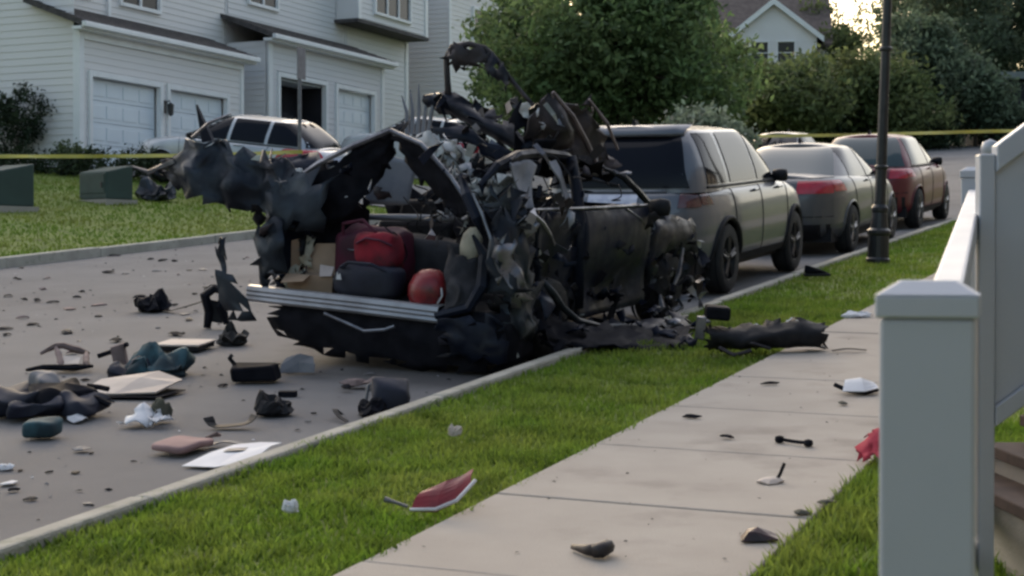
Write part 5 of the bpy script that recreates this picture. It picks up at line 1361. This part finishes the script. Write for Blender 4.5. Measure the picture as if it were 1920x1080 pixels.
YA = -A        # yaw that turns an object square to the camera
def strip(pts, wd, thick):
    """bent flat strip through points"""
    P = cr(np.array(pts, float), 12)
    V = []
    for k in range(len(P)):
        d = P[min(k + 1, 11)] - P[max(k - 1, 0)]
        sd_ = np.cross(d, (0, 0, 1)); sd_ = sd_ / (np.linalg.norm(sd_) + 1e-9)
        V.append([P[k] + sd_ * wd / 2, P[k] - sd_ * wd / 2])
    return MB().grid(np.array(V))
# --- on the road, far to near
place('crumpled_panel', heap_mesh(1.0, .6, .42, 91), skin, 28.0, -20.2, .3, lawn(-20.2) + .1, label='crumpled grey panel on the lawn beside the green utility box', cat='car panel')
place('twisted_part', heap_mesh(.36, .3, .2, 3), D['soot'], 13.75, -9.95, .4, label='twisted black car part in the middle of the road', cat='car part')
place('twisted_strip', strip([(-.25, .1, .02), (-.1, .0, .1), (.05, -.05, .03), (.2, -.2, .02), (.34, -.1, .06), (.44, .05, .1)], .05, .01), D['soot'], 13.9, -9.9, 0, label='thin twisted strip trailing from the twisted black part', cat='strip')
o = thing('upright_bracket', 'upright black bracket standing by the torn bumper corner', 'bracket', M_ground(12.75, -8.52, YA, ROAD))
MB().tube([(-.08, 0, .0), (-.06, .02, .15), (-.09, 0, .3), (.0, .02, .36), (.09, .0, .32), (.06, -.03, .2), (.1, 0, .04)], [.035, .045, .05, .04, .045, .05, .03], 7).build('bracket_frame', soot, o)
MB().add([(-.06, .01, .06), (.06, .0, .04), (.05, .02, .24), (-.05, .02, .26)], [(0, 1, 2, 3)]).build('bracket_web', plastic, o, thick=.01)
place('tyre_piece', heap_mesh(.26, .22, .17, 7), rubber, 11.8, -7.72, 0, label='torn lump of black rubber beside the pale tray', cat='tyre piece')
o = thing('pale_tray', 'pale tray with dark underside on the road left of the wreck', 'tray', M_ground(11.4, -7.92, YA + .2, ROAD))
MB().box(-.19, .19, -.18, .18, .005, .045).build('tray_base', plastic, o, bevel=.008)
MB().box(-.2, .2, -.19, .19, .0455, .062).build('tray_top', D['pale'], o, bevel=.006)
place('bent_scrap', strip([(-.1, 0, .02), (0, .03, .08), (.1, -.02, .03)], .06, .01), D['soot'], 15.7, -10.55, 0, label='bent black scrap beyond the torn bumper corner', cat='scrap')
o = thing('mauve_frame', 'mauve brown broken frame lying far left on the road', 'frame', M_ground(10.1, -8.1, YA, ROAD))
for k, pts in enumerate((((-.24, .2, .1), (-.1, .22, .16), (.03, .2, .13), (.14, .18, .1)), ((-.12, .2, .15), (-.05, .05, .08), (.0, -.1, .02)), ((-.26, -.12, .02), (-.1, -.14, .04), (.08, -.13, .035), (.24, -.1, .04)), ((.12, .18, .11), (.16, .0, .06), (.2, -.12, .04)))):
    MB().tube([tuple(q) for q in cr(np.array(pts), 8)], [.012, .02, .026, .024, .026, .03, .022, .012], 6).build('frame_bar', D['mauve'] if k != 2 else soot, o)
MB().add([(-.05, -.1, .03), (.12, -.1, .03), (.1, .1, .08), (-.04, .08, .09)], [(0, 1, 2, 3)]).build('frame_panel', D['pale'], o, thick=.01)
o = thing('broken_stand', 'brown broken stand leaning beside the teal cloth', 'stand', M_ground(10.25, -7.75, YA, ROAD))
MB().tube([(-.13, 0, .1), (0, .02, .14), (.1, 0, .19)], .02, 6).build('stand_arm', soot, o)
MB().hexa([(.0, -.04, .0), (.1, -.04, .0), (.1, .05, .0), (.0, .05, .0)], [(-.03, -.03, .17), (.07, -.03, .2), (.07, .05, .2), (-.03, .05, .17)]).build('stand_leg', D['mauve'], o, bevel=.01)
place('teal_cloth', heap_mesh(.46, .5, .22, 11), D['teal'], 10.12, -7.25, YA, smooth=True, thick=.01, label='dark teal cloth bundle on the road above the pale board', cat='cloth')
place('dark_cloth', heap_mesh(.3, .3, .12, 12), D['navy'], 10.0, -7.45, YA, smooth=True, thick=.01, label='navy rag tucked under the left of the teal cloth', cat='cloth')
o = thing('open_book', 'large pale pinkish open board lying on the road', 'board', M_ground(9.4, -6.93, YA + .35, ROAD))
MB().grid(np.array([[(-.3, -.25, .012), (0, -.27, .02), (.28, -.2, .03)], [(-.28, 0, .07), (.02, .02, .09), (.28, .05, .06)], [(-.2, .2, .06), (.02, .26, .10), (.22, .24, .05)]])).build('board_sheet', D['pale'], o, thick=.012)
MB().grid(np.array([[(-.34, -.29, .004), (0, -.31, .006), (.33, -.24, .006)], [(-.3, .1, .006), (0, .1, .01), (.33, .1, .006)]])).build('board_backing', soot, o, thick=.006)
pile = thing('clothes_pile', 'heap of navy and black clothes at the left edge of the road', 'clothes', M_ground(8.45, -6.9, YA, ROAD))
for k, (x, y, w, d, h, m) in enumerate(((-.2, .0, .34, .4, .2, 'navy'), (.06, .06, .36, .4, .24, 'soot'), (.2, -.05, .3, .3, .15, 'navy'), (-.06, .14, .2, .16, .26, 'grey'), (-.34, .1, .14, .2, .16, 'soot'), (-.05, -.18, .3, .18, .12, 'navy'))):
    soft_box('garment', w, d, h * .8, D[m], pile, Matrix.Translation((x, y, .004 + k * .002)) @ Matrix.Rotation(k * .7, 4, 'Z'), .075, 20 + k)
MB().tube([(.2, -.02, .12), (.32, -.05, .1), (.4, -.06, .06)], .02, 6).tube([(.22, .1, .16), (.3, .1, .15), (.36, .08, .14)], .018, 6).build('sleeve', D['soot'], pile)
place('white_scrap', shard_mesh(.17, .16, .06, 31), D['white'], 8.32, -6.58, 0, label='crumpled whitish scrap right of the navy clothes', cat='scrap')
o = thing('teal_bag', 'small dark teal bag with pale patch below the navy clothes', 'bag', M_ground(7.8, -6.42, YA + .1, ROAD))
soft_box('bag_body', .22, .18, .1, D['teal'], o, None, .02, 13)
MB().add([(-.06, -.085, .03), (.0, -.088, .03), (.0, -.086, .07), (-.05, -.084, .07)], [(0, 1, 2, 3)]).build('patch', D['white'], o, thick=.004)
o = thing('white_cloth', 'white crumpled cloth with dark cap on the road', 'cloth', M_ground(8.38, -6.1, YA, ROAD))
link('cloth_fold', sheet_mesh('cloth_fold', [[(-.16, -.1, .01), (-.04, -.12, .02), (.06, -.1, .01)], [(-.1, .0, .03), (-.03, .0, .1), (.05, .0, .04)], [(-.06, .1, .02), (.0, .12, .05), (.06, .1, .01)]], 9, 9, .02, 8, 33, .01, True), D['paper'], o, thick=.005)
link('cloth_fold', sheet_mesh('cloth_fold', [[(.02, -.14, .01), (.1, -.14, .02), (.16, -.1, .01)], [(.03, -.05, .04), (.1, -.04, .07), (.15, -.02, .02)]], 7, 7, .02, 8, 34, .01, True), D['white'], o, thick=.005)
heap_mesh(.13, .12, .14, 35).build('cap', D['olive'], o, Matrix.Translation((.07, .08, .0)), thick=.008, smooth=True)
o = thing('pink_pad', 'dusty pink rounded pad lying near the kerb', 'pad', M_ground(7.75, -5.4, YA + .4, ROAD))
soft_box('pad_body', .25, .34, .05, D['pink'], o, None, .012, 15)
MB().tube([(.05, .16, .03), (.08, .22, .05), (.06, .28, .03), (.0, .3, .02)], .012, 6).build('strap', D['mauve'], o)
o = thing('white_paper', 'white sheet of paper against the near kerb', 'paper', M_ground(7.62, -4.98, YA + .25, ROAD - .02))
MB().grid(np.array([[(-.2, -.22, .01), (0, -.24, .014), (.2, -.2, .05)], [(-.14, 0, .04), (.03, .02, .05), (.22, 0, .09)], [(-.08, .2, .05), (.06, .24, .06), (.2, .2, .07)]])).build('sheet', D['paper'], o, thick=.004)
MB().add([(-.06, .0, .052), (.06, .0, .062), (.06, .06, .066), (-.05, .06, .056)], [(0, 1, 2, 3)]).build('printed_patch', D['grey'], o, thick=.002)
place('dark_strip', strip([(-.1, 0, .01), (0, .01, .03), (.1, .0, .015)], .05, .01), D['grey'], 7.95, -5.25, YA, label='flat dark strip behind the white paper', cat='strip')
place('bent_strip', strip([(-.14, .02, .07), (-.1, .0, .02), (0, 0, .02), (.1, 0, .035), (.14, .02, .08)], .08, .012), D['black'], 8.45, -5.54, YA, label='bent black trim strip on the road left of the kerb', cat='trim strip')
place('black_chunk', heap_mesh(.22, .2, .15, 41), D['black'], 8.95, -5.55, YA, label='jagged black chunk beside the bent trim strip', cat='car part')
o = thing('black_tray', 'deep black plastic tray tipped on the road behind the wreck', 'tray', M_ground(10.1, -6.4, YA, ROAD))
MB().hexa([(-.17, -.1, .0), (.15, -.1, .0), (.17, .1, .0), (-.17, .1, .0)], [(-.18, -.11, .1), (.12, -.11, .12), (.14, .12, .11), (-.19, .12, .12)]).build('tray_body', soot, o, bevel=.02)
MB().tube([(-.16, .05, .1), (-.2, .03, .16), (-.18, .02, .18)], .016, 6).build('tray_lug', plastic, o)
o = thing('grey_panel', 'thin translucent grey plastic panel standing behind the black tray', 'panel', M_ground(10.5, -6.3, YA, ROAD))
MB().grid(np.array([[(-.14, 0, .0), (0, .03, .0), (.12, 0, .0)], [(-.13, .04, .06), (.0, .06, .07), (.12, .03, .06)], [(-.1, .09, .1), (.0, .1, .13), (.1, .08, .11)]])).build('panel_sheet', D['grey'], o, thick=.006)
place('black_bar', MB().box(-.06, .06, -.03, .03, 0, .035), D['soot'], 9.63, -5.86, YA + .1, thick=0, label='short black bar in front of the black tray', cat='bar')
o = thing('pinkish_shards', 'pale pinkish broken shards under the rear of the wreck', 'shards', M_ground(10.05, -5.52, YA, ROAD))
for k, (x, y, w, d, h) in enumerate(((-.05, .08, .24, .14, .06), (.1, .02, .2, .12, .08), (-.1, -.08, .1, .1, .04))):
    shard_mesh(w, d, h, 50 + k).build('shard', D['mauve'] if k < 2 else soot, o, Matrix.Translation((x, y, 0)), thick=.008)
o = thing('black_bag', 'black torn bag slumped against the kerb behind the wreck', 'bag', M_ground(9.3, -4.93, YA, ROAD - .02))
soft_box('bag_body', .24, .24, .2, D['navy'], o, Matrix.Translation((.02, 0, 0)), .05, 17)
heap_mesh(.2, .2, .12, 55).build('torn_lining', soot, o, Matrix.Translation((-.08, -.1, 0)), thick=.01)
MB().tube([(-.14, .0, .02), (-.12, .05, .16), (-.06, .08, .2)], .012, 6).build('strap', D['grey'], o)
place('curved_strip', strip([(-.02, .1, .01), (-.05, .0, .06), (-.01, -.1, .03), (.04, -.16, .01)], .03, .01), D['black'], 9.0, -5.08, YA, label='curved black strip beside the slumped black bag', cat='strip')
place('white_scrap', heap_mesh(.09, .08, .035, 60), D['paper'], 7.0, -6.01, 0, label='small white scrap at the far left edge of the road', cat='scrap')
small = [(18.17,-15.31),(16.84,-13.77),(15.50,-12.75),(14.70,-12.58),(14.76,-11.67),(14.30,-11.84),(14.26,-11.59),(14.16,-10.92),(17.72,-13.49),(17.63,-13.17),(19.61,-14.00),(18.38,-12.49),(15.42,-10.58),(12.89,-10.84),(13.22,-10.20),(12.07,-10.39),(11.69,-10.02),(12.01,-9.61),(13.72,-10.95),(20.35,-15.39),(12.43,-10.35),(11.66,-8.80),(13.24,-9.15),(12.20,-8.57),(10.83,-6.12),(9.09,-5.34),(8.82,-5.22),(7.52,-5.85),(7.02,-5.74),(6.58,-5.60),(7.06,-5.60),(14.85,-10.91),(14.20,-10.17),(13.62,-9.47),(9.39,-5.08),(6.46,-5.39),(6.48,-5.07)]
MARKS = [(13.75, -9.95, 'twisted black part'), (12.75, -8.5, 'upright black bracket'), (11.4, -7.9, 'pale tray'), (10.1, -8.1, 'mauve broken frame'), (10.1, -7.3, 'teal cloth'), (9.4, -6.9, 'pale open board'), (8.45, -6.9, 'navy clothes pile'),
         (8.4, -6.1, 'white crumpled cloth'), (7.75, -5.4, 'pink pad'), (7.6, -5.0, 'white paper'), (8.45, -5.5, 'bent trim strip'), (8.95, -5.55, 'jagged black chunk'), (10.1, -6.4, 'black tray'), (9.3, -4.95, 'slumped black bag'), (7.8, -6.4, 'teal bag'), (15.7, -10.5, 'bent black scrap'),
         (18.5, -15.4, 'left far kerb'), (21.5, -15.4, 'far kerb'), (16.5, -13.5, 'bare far road'), (6.5, -5.0, 'foreground kerb')]
def near(s, t):
    b = min(MARKS, key=lambda q: (q[0] - s) ** 2 + (q[1] - t) ** 2)
    ds, dt = s - b[0], t - b[1]
    where = ('beyond' if ds > 0 else 'this side of') if abs(ds) > abs(dt) else ('right of' if dt > 0 else 'left of')
    return where + ' the ' + b[2]
WORD = dict(black='black plastic', soot='sooty black', grey='grey', mauve='brownish', white='whitish')
for k, (s, t) in enumerate(small):
    big = s > 11
    w = rnd.uniform(.1, .24) if big else rnd.uniform(.04, .08)
    c = rnd.choice(('black', 'soot', 'soot', 'grey', 'mauve'))
    size = 'broad' if w > .17 else 'small' if w > .09 else 'little'
    place('small_shard', shard_mesh(w, w * rnd.uniform(.3, .8), w * rnd.uniform(.1, .3), 200 + k), D[c], s, t, rnd.uniform(0, 6), label=size + ' ' + WORD[c] + ' shard on the asphalt ' + near(s, t), cat='shard', group='dark shards scattered on the road')
for k in range(120):
    s = rnd.uniform(6, 21); t = rnd.uniform(-14.5, -5.2)
    if -9 < t and s > 11.0: continue
    w = rnd.uniform(.035, .13)
    c = rnd.choice(('black', 'soot', 'soot', 'mauve', 'grey', 'white'))
    asp = rnd.uniform(.3, .8)
    lb = ('thumbnail-sized' if w < .065 else 'small' if w < .1 else 'palm-sized') + (' slim ' if asp < .5 else ' angular ') + WORD[c] + ' chip on the asphalt ' + near(s, t)
    place('debris_chip', shard_mesh(w, w * asp, w * rnd.uniform(.1, .4), 300 + k, n=6), D[c], s, t, rnd.uniform(0, 6), label=lb, cat='chip', group='chips of debris on the road')
# --- on the verge and the pavement
o = thing('red_lens_piece', 'broken red and white plastic lens at the edge of the pavement', 'lens', M_ground(6.42, -3.14, YA, .02))
MB().grid(cr(np.array([[(-.13, -.04, .0), (-.02, -.06, .0), (.06, -.03, .03), (.13, .06, .09)], [(-.1, .0, .06), (0, .0, .07), (.07, .03, .09), (.13, .1, .12)], [(-.04, .05, .08), (.03, .06, .11), (.09, .1, .12), (.14, .15, .14)]]), 8)).build('lens_shell', D['red'], o, thick=.008)
MB().tube([(-.13, -.05, .01), (-.02, -.075, .015), (.07, -.045, .045), (.15, .06, .11)], .008, 6).build('white_edge', D['white'], o)
MB().tube([(-.14, -.04, .02), (-.2, -.03, .04), (-.24, -.02, .05)], [.008, .008, .014], 6).build('wire_stub', D['grey'], o)
o = thing('hook_part', 'brown black hook shaped car part in the foreground of the pavement', 'car part', M_ground(5.97, -2.27, YA, .0))
MB().tube([(-.07, .09, .015), (-.05, .05, .02), (-.02, .0, .025), (.02, -.03, .03)], [.012, .014, .022, .028], 8).tube([(.0, -.04, .03), (.035, -.045, .035), (.06, -.01, .04), (.065, .04, .03)], [.026, .032, .03, .02], 8).build('hook_body', mat('rusty_black', (.03, .018, .016), .55, col2=(.012, .009, .01), nscale=14), o, smooth=True)
place('dark_shard', shard_mesh(.19, .15, .06, 71, .9), D['dred'], 6.43, -1.74, YA + .5, label='curled dark red black shard by the grass edge of the pavement', cat='shard')
o = thing('white_clip', 'broken white clip with upright black prong on the pavement', 'clip', M_ground(7.5, -1.96, YA, .0))
shard_mesh(.13, .12, .03, 73).build('clip_body', D['pale'], o, thick=.008)
MB().tube([(.02, 0, .01), (.04, .01, .04), (.06, .01, .09)], .008, 6).build('prong', soot, o)
o = thing('link_rod', 'black dumbbell shaped rod on the pavement', 'rod', M_ground(8.44, -2.09, YA + .5, .0))
MB().tube([(-.08, .02, .02), (0, 0, .018), (.08, -.02, .02)], .010, 6).build('rod_shaft', soot, o)
for sg in (-1, 1):
    MB().lathe([(.001, -.02), (.022, -.014), (.026, 0), (.022, .014), (.001, .02)], 10, M=Matrix.Translation((sg * .085, -sg * .02, .02))).build('rod_end', soot, o, smooth=True)
for k, (s, t, w, d, yaw, lb) in enumerate(((9.02, -2.82, .13, .05, .4, 'flat black chip on the pavement nearest the verge'), (8.48, -2.46, .09, .04, .3, 'short dark sliver in the middle of the pavement'), (10.36, -2.72, .14, .035, 0, 'long thin black sliver on the pavement before the bumper piece'),
        (9.74, -2.12, .06, .06, 0, 'dark scrap just below the pale plate on the pavement'), (6.91, -1.68, .08, .06, 0, 'dark leaf like scrap in the grass edge right of the pavement'), (7.13, -1.62, .1, .05, 0, 'second dark scrap in the grass edge, farther up'))):
    place('pavement_chip', shard_mesh(w, d, .025, 80 + k, .5, 7), D['soot' if k < 3 else 'olive'], s, t, YA + yaw, label=lb, cat='chip')
def crumbs(name, spots, label, mats, seed):
    r = random.Random(seed)
    b = MB()
    for (s, t, w) in spots:
        base = ROAD - .03 * abs(t + 10) / 6 if t < -4.6 else 0.0
        p = W(s, t, base + .003)
        a0 = r.uniform(0, 6); n = r.choice((3, 4, 5))
        asp = r.uniform(.35, 1)
        ring = [(p.x + math.cos(a0 + 6.283 * k / n) * w * r.uniform(.6, 1.1), p.y + math.sin(a0 + 6.283 * k / n) * w * asp * r.uniform(.6, 1.1), p.z + r.uniform(0, .25) * w) for k in range(n)]
        b.add(ring + [(p.x, p.y, p.z + w * r.uniform(.2, .6))], [(k, (k + 1) % n, n) for k in range(n)])
    o = b.build(name, mats)
    tag(o, label, 'debris', kind='stuff')
rc = random.Random(9)
def road_spots(n, w0, w1):
    L = []
    while len(L) < n:
        s, t = rc.uniform(5.5, 24), rc.uniform(-15.3, -4.8)
        if s > 11 and t > -7.2: continue
        d = math.hypot(s - 12, t + 7)
        if rc.random() < math.exp(-d / 7) + .12:
            L.append((s, t, rc.uniform(w0, w1)))
    return L
crumbs('dark_crumbs', road_spots(420, .008, .03) + [(rc.uniform(5.4, 15), rc.uniform(-3.0, -1.7), rc.uniform(.005, .014)) for k in range(70)], 'fine dark crumbs of debris strewn over road and pavement', D['soot'], 1)
crumbs('grey_crumbs', road_spots(260, .006, .022), 'fine grey crumbs of glass and plastic strewn over the road', D['grey'], 2)
crumbs('pale_crumbs', road_spots(90, .006, .02), 'fine pale crumbs of paper and foam strewn over the road', D['white'], 3)
o = thing('pale_plate', 'pale curved plate with dark underside on the pavement near the fence', 'plate', M_ground(10.2, -2.14, YA, .0))
MB().grid(cr(np.array([[(-.1, -.1, .03), (.03, -.12, .03), (.13, -.06, .04)], [(-.06, .02, .08), (.04, .02, .09), (.12, .04, .06)], [(-.04, .12, .05), (.04, .14, .06), (.1, .12, .04)]]), 7)).build('plate_shell', D['paper'], o, thick=.006)
MB().tube([(-.12, .05, .05), (-.05, .0, .02), (.05, -.06, .012), (.13, -.04, .03)], .014, 6).build('plate_edge', soot, o)
o = thing('red_cloth', 'bright red cloth lying where pavement meets grass by the fence post', 'cloth', M_ground(8.15, -1.6, YA, .02))
link('cloth_fold', sheet_mesh('cloth_fold', [[(-.13, -.08, .01), (-.02, -.1, .02), (.1, -.06, .01)], [(-.09, .02, .05), (.02, .0, .09), (.12, .02, .06)], [(-.03, .1, .06), (.05, .12, .1), (.13, .1, .12)]], 9, 9, .025, 7, 85, .012, True), D['redc'], o, thick=.006)
link('cloth_fold', sheet_mesh('cloth_fold', [[(.0, .04, .08), (.12, .04, .08)], [(.02, .1, .13), (.13, .1, .15)]], 6, 6, .02, 7, 86, .01, True), D['redc'], o, thick=.006)
# the long black bumper piece thrown across verge and pavement
bm = thing('bumper_piece', 'long black bumper section lying across verge and pavement', 'bumper', M_ground(11.9, -3.16, YA + .03, .0))
link('bumper_skin', sheet_mesh('bumper_skin', [[(-.44, .1, .02), (-.44, -.02, .06), (-.44, -.04, .16), (-.44, .1, .2)], [(-.2, .08, .02), (-.2, -.08, .05), (-.2, -.1, .13), (-.2, .06, .18)], [(.1, .1, .03), (.1, -.06, .05), (.1, -.08, .15), (.1, .08, .22)], [(.45, .14, .03), (.45, .0, .05), (.45, -.02, .16), (.45, .12, .2)]], 24, 14, .022, 6, 140, .015), plastic, bm, thick=.01)
MB().box(-.46, -.28, .0, .2, .2, .3, Matrix.Rotation(.1, 4, 'Y')).build('absorber_block', soot, bm, bevel=.02)
MB().box(-.53, -.46, -.02, .04, .04, .21, Matrix.Rotation(.12, 4, 'Y')).build('bracket_plate', steel, bm, bevel=.008)
MB().tube([(-.35, -.1, .05), (-.25, -.16, .0), (-.12, -.14, .03)], .016, 6).tube([(-.3, .0, .1), (-.1, -.12, .08), (.02, -.12, .04)], .014, 6).build('loose_trim', brown, bm)
place('thin_strip', strip([(-.12, 0, .01), (0, .02, .02), (.13, .0, .01)], .03, .01), D['soot'], 12.06, -2.58, YA, label='thin black strip at the right end of the bumper piece', cat='strip')
for k, (s, t, w, lb) in enumerate(((14.3, -3.0, .24, 'pale scrap on the pavement edge beyond the bumper piece'), (13.3, -3.3, .14, 'white scrap on the verge behind the bumper piece'), (12.9, -3.55, .17, 'white scrap on the verge nearest the wreck'), (7.92, -3.79, .07, 'small pale scrap in the middle of the verge grass'), (6.07, -3.68, .06, 'tiny pale scrap in the foreground verge grass'))):
    place('pale_scrap', heap_mesh(w, w * .7, .05 if w > .1 else .06, 130 + k), D['paper' if k != 3 else 'pale'], s, t, YA, dz=.03 if t < -3.1 else 0, label=lb, cat='scrap')
o = thing('black_shoe', 'black shoe lying on the verge short of the lamp post', 'shoe', M_ground(18.2, -4.25, YA, .0))
MB().hexa([(-.14, -.05, .03), (.14, -.045, .03), (.14, .045, .03), (-.14, .05, .03)], [(-.13, -.04, .13), (.05, -.03, .07), (.05, .03, .07), (-.13, .04, .13)]).build('upper', soot, o, bevel=.02)
MB().box(-.145, .145, -.052, .052, .0, .029).build('sole', rubber, o, bevel=.008)
place('dark_bag', heap_mesh(.28, .3, .14, 95), D['soot'], 34.0, -4.1, 0, dz=.02, label='small dark object on the verge beyond the red car', cat='scrap')
